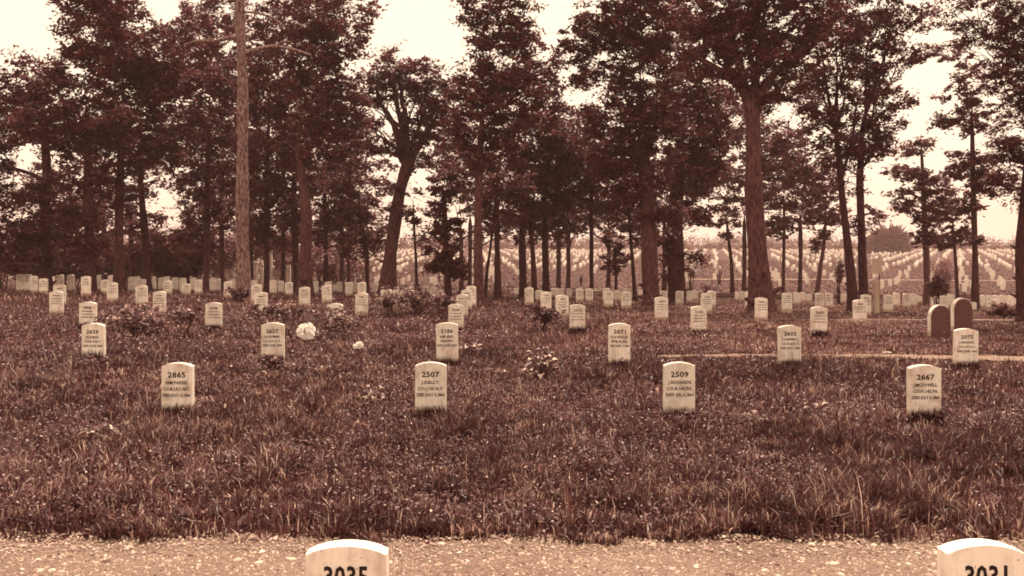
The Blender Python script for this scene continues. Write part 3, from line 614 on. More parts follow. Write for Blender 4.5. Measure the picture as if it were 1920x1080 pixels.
rowB = [(334, 680, 57, '2865', 'WM.PARVIS.', 'CO.M.2.N.Y.ART.', 'DIED JULY 13.1864', 9.03), (808, 679, 58, '2507', 'J.KELLY.', 'CO.I.155.N.Y.', 'DIED JULY 4.1864', 9.03),
        (1273, 679, 58, '2509', 'J.RICHARDS', 'CO.B.142.PA.', 'DIED JUL.4.1864', 9.03), (1732, 684, 59, '2667', 'J.MCDOWELL.', 'CO.H.143.PA.', 'DIED JULY 5.1864', 9.0)]
desc = ['with a dark fleck above its number, in the nearest meadow row', 'with a faint crack below its writing, in the nearest meadow row', 'with smeared stain at top, in the nearest meadow row', 'with blurred lettering, rightmost of the nearest meadow row']
for (px, py, w, num, a, b, c, d), de in zip(rowB, desc): headstone(px, py, w, f'headstone {num} {de}', insc(num, a, b, c), d=d, exact=True, rz=0, tilt=0)
rowC = [(176, 606, 41, '2626', 'D.GARDE.', 'CO.B.4.N.Y.', 'DIED JUNE 1864', 'half sunk behind weeds at the left'), (512, 605, 42, '2627', 'S.A.HUMMEL', '11.U.S.C.T.', 'DIED JUNE 1864', 'left of the round white bloom'),
        (839, 605, 41, '2186', 'WM. SERR.', 'UNKNOWN.', 'DIED JUNE 1864', 'with a dark spot at lower right'), (1161, 606, 40, '2071', 'E.H.WILLIS.', 'BTR.46.PA.', 'DIED JUNE 13.1864', 'right of the pale broad-leaved plant'),
        (1480, 610, 42, '2602', 'J.CAMPBELL.', 'CO.D.6.N.Y.', 'DIED JULY 3.1864', 'standing at the pale meadow path'), (1810, 616, 43, '2075', 'J.WHITNEY.', 'CO.A.97.N.Y.', 'DIED JUNE 1864', 'in front of the brown arched markers')]
for px, py, w, num, a, b, c, de in rowC: headstone(px, py, w, f'headstone {num} {de}', insc(num, a, b, c), d=12.9, exact=True, rz=random.gauss(0, .02), tilt=random.gauss(0, .006))
rowD = [(165, 566, 31, '1898', 'faded, right behind headstone 2626'), (401, 567, 30, '2098', 'in weeds below the bare tall trunk'), (629, 569, 29, '2107', 'sunk behind weeds, only its top showing'), (855, 570, 28, '4240', 'first of the staggered file behind headstone 2186'),
        (1082, 571, 29, '2312', 'right of the dark leafy bush'), (1310, 574, 29, '2104', 'with pale litter at its foot'), (1535, 575, 30, '2601', 'behind and right of headstone 2602')]
for px, py, w, num, de in rowD: headstone(px, py, w, f'headstone {num} {de}', insc(num, 'J.MILLER.', 'CO.C.5.N.Y.', 'DIED JUNE 1864') if False else [(num, .05, .16, .112)], d=18.3, exact=True, rz=random.gauss(0, .03))
# smudged lines below the readable numbers of that row
for o in [o for o in COL.objects if o.get('label', '').startswith('headstone ') and abs(o.location.y - 18.3) < .1]:
    h = max(v.co.z for v in o.data.vertices); rs = random.Random(int(o.location.x * 100)); bm = bmesh.new()
    for zz, ch, wd in ((h - .18, .024, .21), (h - .238, .022, .22), (h - .295, .022, .24)):
        x = -wd / 2
        while x < wd / 2:
            cw = rs.uniform(.008, .018); hh = ch * rs.uniform(.6, 1); box(bm, x, x + cw, -.0016, .001, zz - hh / 2, zz + hh / 2); x += cw + rs.uniform(.004, .010)
    tag(link('inscription', bm_mesh('inscription', bm, M['ink']), o, (0, -ST / 2, 0)), kind='stuff')
REST = [(38,514,14),(52,514,14),(64,517,15),(82,522,16),(71,526,13),(97,519,10),(113,515,12),(133,515,13),(161,518,17),(112,534,21),(106,546,25),(183,516,13),(198,524,15),(211,530,16),(208,516,9),(219,518,11),
 (247,519,13),(257,518,10),(267,523,13),(266,535,19),(287,518,11),(299,546,25),(303,520,11),(313,518,9),(314,526,15),(328,520,10),(343,521,13),(349,532,14),(363,520,11),(372,524,14),(399,521,10),(408,522,10),(428,527,16),(438,523,12),
 (475,525,13),(481,533,18),(489,548,24),(512,525,13),(527,526,12),(542,529,14),(556,526,9),(571,538,19),(591,527,12),(615,528,13),(613,534,19),(629,533,8),(637,528,10),(654,529,13),(666,530,10),(679,529,15),(678,549,23),
 (703,530,10),(712,530,9),(725,531,9),(724,542,17),(746,543,16),(770,536,12),(798,536,12),(812,538,12),(825,544,13),(884,536,19),(875,543,20),(866,552,23),
 (968,540,9),(978,539,11),(992,539,17),(1011,544,14),(1024,547,17),(1035,540,10),(1044,540,10),(1053,541,11),(1067,541,11),(1054,553,21),(1087,541,14),(1105,541,14),(1117,541,9),(1137,540,14),(1141,545,17),(1157,544,13),(1174,546,18),(1176,540,12),(1190,542,12),(1202,544,10),
 (1244,545,14),(1256,548,9),(1240,557,24),(1274,545,15),(1293,545,13),(1304,544,11),(1324,550,19),(1334,545,16),(1383,547,10),(1392,546,11),(1405,547,17),(1427,558,23),(1475,549,19),(1494,548,13),(1505,548,10),(1517,551,9),(1537,549,16),(1554,549,15),(1574,549,10),(1584,551,9),
 (1612,562,24),(1623,552,20),(1665,552,17),(1681,549,13),(1699,550,14),(1713,551,12),(1723,554,9),(1751,556,13),(1770,554,15),(1783,551,13),(1823,566,12),(1844,553,11),(1856,553,12),(1868,553,12),(1881,553,11),(1893,554,11),(1904,556,10),(1870,561,13)]
lm = [(-1, 'the left edge', ''), (85, 'the broad left tree', ''), (168, 'the thick black trunk', ''), (222, 'the paired brown trunks', ''), (300, 'the dark gap bush', ''), (387, 'the slender left trunk', ''), (456, 'the bare tall trunk', ''), (553, 'the pale double trunk', ''),
      (655, 'the small bushy tree', ''), (723, 'the leaning oak', ''), (841, 'the small drooping tree', ''), (897, 'the pale straight trunk', ''), (1000, 'the cluster of three trunks', ''), (1110, 'the slim lone trunk', ''), (1222, 'the gnarled trunk', ''), (1300, 'the leaf-masked trunk', ''),
      (1428, 'the massive trunk', ''), (1500, 'the slim valley trunk', ''), (1600, 'the two trunks leaning apart', ''), (1646, 'the signpost', ''), (1738, 'the airy layered tree', ''), (1829, 'the dark pole trunk', '')]
cnt = {}
for px, py, w in sorted(REST):
    tier = 'nearer' if w >= 22 else 'middle-sized' if w >= 16 else 'small' if w >= 12 else 'tiny'
    m_ = [a for a in lm if a[0] <= px][-1][1]; key = (tier, m_); cnt[key] = cnt.get(key, 0) + 1
    n_same = sum(1 for q in REST if [a for a in lm if a[0] <= q[0]][-1][1] == m_ and ('nearer' if q[2] >= 22 else 'middle-sized' if q[2] >= 16 else 'small' if q[2] >= 12 else 'tiny') == tier)
    o_ = (ORD[cnt[key] - 1] + ' ') if n_same > 1 else ''
    # rows further back are turned a little, as in the photograph
    headstone(px, py, w, f'{o_}{tier} white headstone {"right of" if px > 0 else "at"} {m_}', smudge=w >= 14, group='headstones in the back rows of the grove', rz=random.gauss(0, .12))

# two brown arched markers on the right
for px, py, w, d, lab in [(1762, 573, 43, 18.4, 'brown round-topped marker with a pale rim, the nearer one'), (1804, 560, 40, 19.8, 'brown round-topped marker half hidden behind its twin')]:
    x = PX(px, d); z = float(g(x, d)); h = PZ(py, d) - z; w_ = w * d / F
    root = empty('arched_marker', (x, d, z)); root.rotation_euler[2] = .30; tag(root, lab, 'grave marker', 'brown arched markers')
    link('slab', stone_mesh('slab', w_, h, .09, 20, round_top=True, m='brownstone', bevel=.012), root)
    # pale lip running over the back arris
    bm = bmesh.new(); n = 22; prof = []
    for k in range(n + 1):
        a = math.pi * (k / n); prof.append((math.cos(a) * (w_ / 2), h - w_ / 2 + math.sin(a) * (w_ / 2)))
    prof = [(w_ / 2, 0)] + prof + [(-w_ / 2, 0)]
    ring = []
    for (a, b) in prof:
        cx, cz = 0, h - w_ / 2; s = 1 + .016 / (w_ / 2)
        ex, ez = (a * s, (b - cz) * s + cz if b > cz else b)
        ring.append([bm.verts.new(v) for v in ((a * .97, -.02, b), (ex, -.02, ez), (ex, .062, ez), (a * .97, .062, b))])
    for r1, r2 in zip(ring[:-1], ring[1:]):
        for k in range(4): bm.faces.new((r1[k], r1[(k + 1) % 4], r2[(k + 1) % 4], r2[k]))
    bmesh.ops.recalc_face_normals(bm, faces=bm.faces)
    link('rim', bm_mesh('rim', bm, M['stone']), root)

# headstones of the far hillside field
def field_mesh():
    bm = bmesh.new(); pts = [(-.15, -.1), (.15, -.1), (.15, .53), (.08, .56), (-.08, .56), (-.15, .53)]
    fr = [bm.verts.new((x, -.05, z)) for x, z in pts]; bk = [bm.verts.new((x, .05, z)) for x, z in pts]
    bm.faces.new(fr); bm.faces.new(bk[::-1]); n = len(pts)
    for k in range(n): bm.faces.new((fr[(k + 1) % n], fr[k], bk[k], bk[(k + 1) % n]))
    bmesh.ops.recalc_face_normals(bm, faces=bm.faces); return bm_mesh('headstone', bm, M['stone_far'])
FM = field_mesh()
secs = [(-200, 640, 560, 96), (640, 985, 888, 84), (985, 1235, 1240, 112), (1260, 1428, 1338, 92), (1440, 1612, 1395, 84), (1630, 1990, 1795, 72)]   # px range, vanishing column, nearest d
pts = []
for a, b, vp, dn in secs:
    dx = (vp - 960) / F
    cx, cy = PX((a + b) / 2, dn), dn
    u = np.array([dx, 1.0]); u /= np.linalg.norm(u); v = np.array([u[1], -u[0]])
    for i in range(-70, 71):
        for j in range(-10, 130):
            x, y = np.array([cx, cy]) + v * i * 2.9 + u * j * 4.6
            if y < dn or y > 318 or j % 13 == 12: continue
            pxx = 960 + x / y * F
            if pxx < a + 4 or pxx > b - 4: continue
            x += random.gauss(0, .28); y += random.gauss(0, .55)
            if random.random() < .10: continue
            pts.append((x, y))
pts.sort(key=lambda p: p[1])
n_ind = 300 - len(REST) - len(rowB) - len(rowC) - len(rowD) - 2
vis = [p for p in pts if 640 < 960 + p[0] / p[1] * F < 1930]
ind = vis[:n_ind]; inds = set(ind); far = [p for p in pts if p not in inds]
fcount = {}
for x, y in ind:
    pxx = 960 + x / y * F
    o = link('headstone', FM, None, (x, y, float(g(x, y))), random.gauss(0, .15)); o.rotation_euler[1] = random.gauss(0, .03); s = random.uniform(1.0, 1.2); o.scale = (s, 1, s)
    m_ = [a for a in lm if a[0] <= pxx][-1][1]
    fcount.setdefault(m_, []).append(o)
for m_, os_ in fcount.items():
    os_.sort(key=lambda o: o.location.x / o.location.y)
    for k, o in enumerate(os_):
        tag(o, f'{ORD[k]} from left of the tiny far-field headstones right of {m_}', 'headstone', f'far field headstones right of {m_}')
co = np.array([v.co for v in FM.vertices]); fa = [list(p.vertices) for p in FM.polygons]
fx = np.array(far); n = len(fx); sc_ = RNG.uniform(.9, 1.12, n)[:, None, None]; rz = RNG.normal(0, .15, n)
c_, s_ = np.cos(rz)[:, None], np.sin(rz)[:, None]
Vx = co[None, :, 0] * c_ - co[None, :, 1] * s_; Vy = co[None, :, 0] * s_ + co[None, :, 1] * c_
V = np.stack([Vx * 1.25 + fx[:, 0:1], Vy + fx[:, 1:2], np.tile(co[:, 2] * 1.15, (n, 1)) + g(fx[:, 0], fx[:, 1])[:, None]], -1)
tot = np.array([len(f) for f in fa]); flat = np.concatenate([np.array(f) for f in fa])
idx = (flat[None, :] + (np.arange(n) * len(co))[:, None]).ravel(); tt = np.tile(tot, n); st = np.r_[0, np.cumsum(tt)[:-1]]
o = link('distant_headstones', raw_mesh('distant_headstones', V.reshape(-1, 3), st, tt, idx, M['stone_far']))
tag(o, 'massed rows of distant white headstones across the far hillside', 'headstones', kind='stuff')

# ------------------------------------------------------------------ signpost, fences, figure
x, d, z = PX(1644, 28.5), 28.5, None; z = float(g(x, d)); root = empty('signpost', (x, d, z)); tag(root, 'pale wooden post carrying a blank upright board, right of twin trunks', 'signpost')
s = d / F
bm = bmesh.new(); box(bm, -4.5 * s, 4.0 * s, -.05, .05, -.2, (575 - 512) * s + .02); link('post', bm_mesh('post', bm, M['wood_pale']), root)
bm = bmesh.new(); top = PZ(485, d) - z; bot = PZ(513, d) - z; box(bm, -11 * s, 7 * s, -.078, -.052, bot, top); bmesh.ops.bevel(bm, geom=list(bm.edges), offset=.006, segments=1, affect='EDGES')
link('board', bm_mesh('board', bm, M['wood_pale']), root)
bm = bmesh.new(); box(bm, 4.6 * s, 5.8 * s, -.03, .04, 0, top + .02); link('back_brace', bm_mesh('back_brace', bm, M['wood_dark']), root)

d = 66.0; fx0, fx1 = PX(412, d), PX(548, d); zb = float(g((fx0 + fx1) / 2, d)); s = d / F
root = empty('picket_fence', (fx0, d, zb)); tag(root, 'pale picket fence with square posts behind the bare tall trunk', 'fence')
bm = bmesh.new(); box(bm, -.035, .035, -.012, .012, -.05, 1.02); v_ = box(bm, -.0001, .0001, -.0001, .0001, 1.02, 1.021)
bmesh.ops.delete(bm, geom=v_, context='VERTS')
pk = bm_mesh('picket', bm, M['wood_pale']); top_py = 505
hh = (PZ(504, d) - zb)
xk = 0.0
while xk < fx1 - fx0:
    if not any(abs(xk - (PX(p, d) - fx0)) < .12 for p in (478, 507, 541)):
        o = link('picket', pk, root, (xk, random.uniform(-.005, .005), 0)); o.scale = (1, 1, hh / 1.02 * random.uniform(.97, 1.02))
    xk += .15
for zz in (.3, .78):
    bm = bmesh.new(); box(bm, 0, fx1 - fx0, .016, .05, hh * zz - .04, hh * zz + .04); link('rail', bm_mesh('rail', bm, M['wood_pale']), root)
for p, pt, wd in ((478, 494, .30), (492, 494, .14), (507, 468, .24), (541, 497, .28)):
    bm = bmesh.new(); ht = PZ(pt, d) - zb; xx = PX(p, d) - fx0; box(bm, xx - wd / 2, xx + wd / 2, -.12, .10, -.1, ht); po = link('post', bm_mesh('post', bm, M['stone']), root)
    if pt == 494 and wd > .2:
        bm = bmesh.new(); box(bm, xx - wd * .85, xx + wd * .85, -.2, .18, ht, ht + .14); bmesh.ops.bevel(bm, geom=list(bm.edges), offset=.02, segments=1, affect='EDGES'); link('cap', bm_mesh('cap', bm, M['stone']), po)

# low dark rail fence where the right meadow drops to the valley
d = 57.0; root = None; xa, xb = PX(1040, d), PX(1985, d)
root = empty('rail_fence', (xa, d, float(g(xa, d)))); tag(root, 'long low dark rail fence along the foot of the meadow at right', 'fence'); oz = root.location.z
nseg = 16; px_ = np.linspace(xa, xb, nseg + 1)
for k in range(nseg):
    a, b = px_[k], px_[k + 1]; za, zb_ = float(g(a, d)) - oz, float(g(b, d)) - oz
    for hgt in (.12, .26):
        P = np.array([(a - xa, 0, za + hgt), (b - xa, 0, zb_ + hgt)]); link('rail', tubes_mesh('rail', [tube_arrays(P, [.05, .05], 6)], M['wood_dark']), root)
for a in px_:
    bm = bmesh.new(); za = float(g(a, d)) - oz; box(bm, a - xa - .07, a - xa + .07, -.07, .07, za - .1, za + .40); link('post', bm_mesh('post', bm, M['wood_dark']), root)

def person(px, pyt, pyb, d, label):
    x = PX(px, d); h = (pyb - pyt) * d / F; z = PZ(pyb, d)
    z = max(z, float(g(x, d))) if abs(z - g(x, d)) > .3 else float(g(x, d))
    root = empty('person', (x, d, z)); tag(root, label, 'person'); k = h / 1.75
    J = [((0, 0, .95), .15), ((0, 0, 1.15), .14), ((0, 0, 1.40), .17), ((0, 0, 1.50), .07), ((0, 0, 1.60), .10), ((0, 0, 1.72), .09),
         ((.10, 0, .90), .11), ((.11, -.02, .50), .075), ((.12, 0, .08), .055), ((.12, -.14, .04), .045), ((-.10, 0, .90), .11), ((-.11, .02, .50), .075), ((-.13, .04, .08), .055), ((-.13, -.10, .04), .045),
         ((.20, 0, 1.40), .07), ((.26, .02, 1.12), .055), ((.25, -.06, .88), .045), ((-.20, 0, 1.40), .07), ((-.27, .02, 1.12), .055), ((-.24, -.06, .88), .045)]
    E = [(0, 1), (1, 2), (2, 3), (3, 4), (4, 5), (0, 6), (6, 7), (7, 8), (8, 9), (0, 10), (10, 11), (11, 12), (12, 13), (2, 14), (14, 15), (15, 16), (2, 17), (17, 18), (18, 19)]
    me = bpy.data.meshes.new('body'); me.from_pydata([tuple(c * k for c in p) for p, r in J], E, []); me.materials.append(M['cloth'])
    o = link('body', me, root); sk = o.modifiers.new('skin', 'SKIN'); 
    for v, (p, r) in zip(me.skin_vertices[0].data, J): v.radius = (r * k, r * k)
    me.skin_vertices[0].data[0].use_root = True
    o.modifiers.new('sub', 'SUBSURF').levels = 1; o.modifiers['sub'].render_levels = 1
    bm = bmesh.new(); bmesh.ops.create_cone(bm, cap_ends=True, segments=14, radius1=.17 * k, radius2=.16 * k, depth=.02 * k, matrix=Matrix.Translation((0, 0, 1.74 * k)))
    bmesh.ops.create_cone(bm, cap_ends=True, segments=14, radius1=.10 * k, radius2=.085 * k, depth=.11 * k, matrix=Matrix.Translation((0, 0, 1.80 * k))); link('hat', bm_mesh('hat', bm, M['cloth'], True), root)
person(1089.5, 518, 538, 66, 'small distant figure in dark clothes standing on the valley slope')

# ------------------------------------------------------------------ flowers, broad-leaved plants, weeds in the meadow
def bloom(px, py, dia_px, d, lab):
    x = PX(px, d); z = float(g(x, d)); root = empty('white_bloom', (x, d, z)); tag(root, lab, 'flower', 'white blooms in the meadow')
    hz = PZ(py, d) - z; r = dia_px * d / F / 2
    link('stem', tubes_mesh('stem', [tube_arrays(curve_pts((0, .01, -.02), (0, r * .4, hz), 6, 0, .004), np.full(6, .004), 6)], M['wood_dark']), root)
    for k in range(21):          # loosely open, ragged petals
        a = k * 2.399; t = (k + .5) / 21; ph = math.acos(1 - 1.6 * t); rk = RNG.uniform(.80, 1.06); fl_ = RNG.uniform(-.1, .35)
        bm = bmesh.new(); n = 4; vs2 = []
        for i in range(n + 1):
            row = []
            for j in range(n + 1):
                u, w_ = (i / n - .5), (j / n); rr = r * rk * (1 - .16 * math.cos(u * 6) + fl_ * w_ * w_)
                th = a + u * 1.5 * math.sin(math.pi * (.15 + .8 * w_)); pp = ph - .45 + w_ * .85
                row.append(bm.verts.new((rr * math.sin(pp) * math.cos(th), -rr * math.cos(pp), rr * math.sin(pp) * math.sin(th))))
            vs2.append(row)
        for i in range(n):
            for j in range(n): bm.faces.new((vs2[i][j], vs2[i + 1][j], vs2[i + 1][j + 1], vs2[i][j + 1]))
        link('petal', bm_mesh('petal', bm, M['white_bloom'], True), root, (0, 0, hz))
bloom(574, 621, 27, 12.2, 'large round white bloom right of headstone 2627')
bloom(674, 647, 12, 11.6, 'smaller white bloom low in the grass below the large one')
bloom(666, 650, 8, 11.55, 'tiny white bloom touching the smaller one on its left')

def blade_leaf(length, width, curl=.5, seg=6):
    """a broad leaf along +x with a midrib fold"""
    bm = bmesh.new(); L, Mi, Rr = [], [], []
    for k in range(seg + 1):
        t = k / seg; w = width * math.sin(math.pi * min(1, .08 + .92 * t) ** .8) * .5 + .001; x = length * t; z = length * (curl * t - curl * 1.3 * t * t)
        L.append(bm.verts.new((x, w, z + w * .35))); Mi.append(bm.verts.new((x, 0, z))); Rr.append(bm.verts.new((x, -w, z + w * .35)))
    for k in range(seg):
        bm.faces.new((L[k], Mi[k], Mi[k + 1], L[k + 1])); bm.faces.new((Mi[k], Rr[k], Rr[k + 1], Mi[k + 1]))
    me = bm_mesh('leaf', bm, M['broad'], True)
    a = me.attributes.new('v', 'FLOAT', 'FACE'); a.data.foreach_set('value', np.full(len(me.polygons), RNG.uniform(0, 1)).astype(np.float32)); return me
LEAFM = [blade_leaf(.13, .06 + .012 * k, .2 + .12 * k) for k in range(6)]
def set_v(me, v): me.attributes['v'].data.foreach_set('value', np.full(len(me.polygons), v).astype(np.float32))
for k, me in enumerate(LEAFM): set_v(me, (.10, .2, .35, .62, 1., .03)[k])
def plant(px, py, d, R_px, n, size, lab, hgt=None, cat='plant'):
    x = PX(px, d); z = float(g(x, d)); root = empty('leafy_plant', (x, d, z)); tag(root, lab, cat, 'leafy plants growing in the meadow')
    Rm = R_px * d / F; hh = hgt or Rm * 1.1
    parts = []
    for k in range(n):
        a = RNG.uniform(0, 6.283); r = Rm * math.sqrt(RNG.uniform(.02, 1)); h = hh * (1 - .55 * (r / Rm) ** 2) * RNG.uniform(.45, 1)
        p = np.array([math.cos(a) * r, math.sin(a) * r, h])
        o = link('leaf', LEAFM[int(RNG.integers(6))], root, p); o.rotation_euler = (RNG.normal(0, .4), RNG.normal(.1, .4), a + RNG.normal(0, .5)); s_ = size * RNG.uniform(.6, 1.3); o.scale = (s_, s_, s_)
        if k % 2 == 0: parts.append(tube_arrays(curve_pts((math.cos(a) * r * .2, math.sin(a) * r * .2, -.02), p, 5, .02, .004), np.linspace(.0035, .002, 5), 4))
    link('stem', tubes_mesh('stem', parts, M['bark_mid']), root)
plant(1016, 700, 11.6, 33, 120, .58, 'dense plant with broad pale leaves right of headstone 2186', .44)
plant(705, 735, 9.8, 20, 40, .5, 'low plant with pale rounded leaves left of headstone 2507', .30)
plant(192, 830, 8.0, 28, 34, .5, 'sparse dark plant with bright leaves below headstone 2626', .16)
plant(1520, 765, 9.3, 30, 44, .5, 'weed clump with upright bright leaves left of headstone 2667', .20)
plant(880, 630, 14.2, 22, 30, .6, 'leafy weed crowding the right side of headstone 2186', .3)
plant(1415, 790, 8.6, 26, 22, .5, 'dark drooping weed right of headstone 2509', .16)
plant(925, 665, 12.0, 24, 20, .5, 'low pale-leaved weed left of the dense broad-leaved plant', .12)
for lab, px, py, d, rx, ry, tn in [
    ('dark leafy bush just left of headstone 2312', 1020, 588, 18.6, 36, 15, .25), ('speckled leafy weeds left of headstone 2627', 255, 600, 15.5, 62, 26, .55), ('leafy weeds piled behind headstone 2627', 520, 583, 17.0, 60, 14, .45),
    ('tall weeds under the leaning oak hiding small stones', 735, 562, 22.5, 30, 18, .5), ('loose weeds in front of the centre back stones', 790, 560, 23.0, 36, 20, .5), ('bushy weeds left of the staggered stone file', 832, 566, 21.0, 20, 16, .4),
    ('leafy bush at the foot of the bare tall trunk', 452, 548, 28.6, 22, 13, .35), ('low weeds covering the bottom of headstone 2107', 640, 597, 16.6, 42, 15, .5), ('leafy patch beside headstone 2098', 345, 590, 16.5, 34, 16, .55),
    ('ivy mound at the root of the gnarled trunk', 1236, 566, 31.5, 16, 8, .3), ('weeds hiding the foot of headstone 2626', 178, 684, 12.3, 34, 13, .3), ('weeds hiding the foot of the headstone left of the large bloom', 512, 680, 12.3, 30, 12, .35)]:
    shrub(lab, px, py, d, rx, ry, cat='plant', group='weeds and low bushes in the meadow', m='weed', name='weed_bush', tone=tn - .08, leaf=.045 * d / 14, rc=6, dens=1.0)

# ------------------------------------------------------------------ grass
def vnoise(x, y, cell, seed):
    r = np.random.default_rng(seed).uniform(0, 1, (256, 256)); u = x / cell + 100.3; v = y / cell + 77.7
    i, j = np.floor(u).astype(int), np.floor(v).astype(int); a, b = u - i, v - j; a = a * a * (3 - 2 * a); b = b * b * (3 - 2 * b)
    q = lambda p, s: r[p % 256, s % 256]
    return (q(i, j) * (1 - a) + q(i + 1, j) * a) * (1 - b) + (q(i, j + 1) * (1 - a) + q(i + 1, j + 1) * a) * b
PB = []      # path strips in the ground plane, kept clear of grass
for pl, w in PATHS:
    A = np.array([at(px, py)[:2] for px, py in pl]); PB.append((A, w))
def blades(name, d0, d1, n, hmul, wmul, label):
    # even density over the area the picture can see, with a margin to both sides
    d = np.sqrt(RNG.uniform(d0 ** 2, d1 ** 2, n * 2)); x = RNG.uniform(-1, 1, n * 2) * (d * .60 + .8)
    d = d + ((vnoise(x, d, .12, 5) - .5) * .22 + (vnoise(x, d, .6, 6) - .5) * .2 - .05) * (d < EDGE + .5)
    keep = np.ones(n * 2, bool)
    c = vnoise(x, d, .28, 1) * .6 + vnoise(x, d, 1.3, 2) * .4
    keep &= RNG.uniform(size=n * 2) < np.clip((c - .30) * 3.0, .24, 1)
    for A, w in PB:
        yy = np.interp(x, A[:, 0], A[:, 1], left=-99, right=A[-1, 1]); t = np.clip((x - A[0, 0]) / (A[-1, 0] - A[0, 0]), 0, 1)
        keep &= ~((np.abs(d - yy) < (w[0] + (w[1] - w[0]) * t) * .42) & (RNG.uniform(size=n * 2) < .93))
    x, d, c = x[keep][:n], d[keep][:n], c[keep][:n]; n = len(x)
    tall = vnoise(x, d, .9, 3) * .5 + vnoise(x, d, .17, 4) * .5
    mown = np.clip((x - 1.5) / 3, 0, 1) * np.clip((d - 12.5) / 2, 0, 1)       # the right meadow behind the path is shorter
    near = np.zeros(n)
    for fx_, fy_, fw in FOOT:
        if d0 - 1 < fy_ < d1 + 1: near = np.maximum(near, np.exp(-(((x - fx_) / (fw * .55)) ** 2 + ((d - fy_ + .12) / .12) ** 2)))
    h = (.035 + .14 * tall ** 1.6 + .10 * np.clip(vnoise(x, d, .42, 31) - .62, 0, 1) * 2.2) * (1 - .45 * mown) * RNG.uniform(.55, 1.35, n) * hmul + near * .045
    kind = RNG.uniform(size=n); long = kind > .955; h[long] *= 1.75
    wd = RNG.uniform(.0024, .0052, n) * wmul; leafb = kind < .34; wd[leafb] *= 2.0; h[leafb] *= .62; wd[long] *= .55
    az = RNG.uniform(0, 6.283, n); lean = RNG.uniform(.1, .8, n); lean[leafb] = RNG.uniform(.5, 1.8, leafb.sum())
    dx, dy = np.cos(az) * lean * h, np.sin(az) * lean * h
    fa_ = az + math.pi / 2 + RNG.normal(0, .6, n); wx, wy = np.cos(fa_) * wd, np.sin(fa_) * wd
    z = g(x, d); B = np.stack([x, d, z], 1)
    def pt(f, k, s): return B + np.stack([dx * f + wx * s, dy * f + wy * s, h * k], 1)
    V = np.stack([pt(0, -.05, -.6), pt(0, -.05, .6), pt(.32, .62, .9), pt(.32, .62, -.9), pt(1.0, .92, 0)], 1)
    o5 = np.arange(n) * 5
    idx = np.stack([o5, o5 + 1, o5 + 2, o5 + 3, o5 + 3, o5 + 2, o5 + 4], 1).ravel()
    tot = np.tile([4, 3], n); st = np.r_[0, np.cumsum(tot)[:-1]]; rep = 2
    if d0 >= 15:
        V = np.stack([pt(0, -.05, -1), pt(0, -.05, 1), pt(.8, .92, 0)], 1); idx = np.arange(n * 3); tot = np.full(n, 3); st = np.arange(n) * 3; rep = 1
    tone = np.clip(.13 - (d0 > 50) * .14 + (vnoise(x, d, 2.2, 8) - .5) * .35 + (vnoise(x, d, .13 if d0 < 9 else .22, 9) - .5) * .75 + RNG.normal(0, .2, n) + (RNG.uniform(size=n) < .14) * .6 + mown * .22 + np.clip(1 - (d - EDGE) / 2.2, 0, 1) * .13 - near * .6, 0, 1)  # blade colour darkened at stone feet, standing in for contact shade
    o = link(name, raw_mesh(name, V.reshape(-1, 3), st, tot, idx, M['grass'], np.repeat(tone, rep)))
    tag(o, label, 'grass', kind='stuff'); return n
blades('meadow_grass', EDGE, 9.2, 160000, 1.0, 1.0, 'rough meadow grass between the gravel path and the nearest headstones')
blades('meadow_grass', 9.2, 15, 140000, 1.0, 1.25, 'rough meadow grass around the second row of headstones')
blades('meadow_grass', 15, 26, 150000, 1.0, 1.9, 'meadow grass around the numbered back stones')
blades('meadow_grass', 26, 56, 90000, 1.05, 4.0, 'shaded grass among the trunks of the grove')
blades('field_grass', 56, 170, 90000, 2.0, 13, 'rough grass on the valley floor and the far field')
# weeds: small round leaves on the meadow's surface
def weeds(name, d0, d1, n, size, label):
    d = np.sqrt(RNG.uniform(d0 ** 2, d1 ** 2, n)); x = RNG.uniform(-1, 1, n) * (d * .60 + .8)
    pk_ = np.ones(n, bool)
    for A, w in PB:
        yy = np.interp(x, A[:, 0], A[:, 1], left=-99, right=A[-1, 1]); t = np.clip((x - A[0, 0]) / (A[-1, 0] - A[0, 0]), 0, 1)
        pk_ &= ~((np.abs(d - yy) < (w[0] + (w[1] - w[0]) * t) * .45) & (RNG.uniform(size=n) < .95))
    x, d = x[pk_], d[pk_]; n = len(x)
    c = vnoise(x, d, .5, 21) * .5 + vnoise(x, d, 1.8, 22) * .5 - np.clip(x / 14, -.25, .3) * .5
    k = RNG.uniform(size=n) < np.clip((c - .38) * 3.2, .03, 1); x, d = x[k], d[k]; n = len(x)
    z = g(x, d) + RNG.uniform(.01, .17, n) * (.4 + vnoise(x, d, .9, 3))
    L = size * RNG.uniform(.5, 1.4, n); Q = leaf_quads(np.stack([x, d, z], 1), L, L * .6, .9)
    V, s, t, i = quads(Q); tone = np.clip(.38 + RNG.normal(0, .22, n) + (RNG.uniform(size=n) < .05) * .5, 0, 1)
    tag(link(name, raw_mesh(name, V, s, t, i, M['weed'], tone)), label, 'weeds', kind='stuff')
weeds('meadow_weeds', EDGE + .05, 11, 120000, .022, 'small-leaved weeds mixed into the near meadow')
weeds('meadow_weeds', 11, 24, 90000, .038, 'small-leaved weeds mixed into the middle meadow')
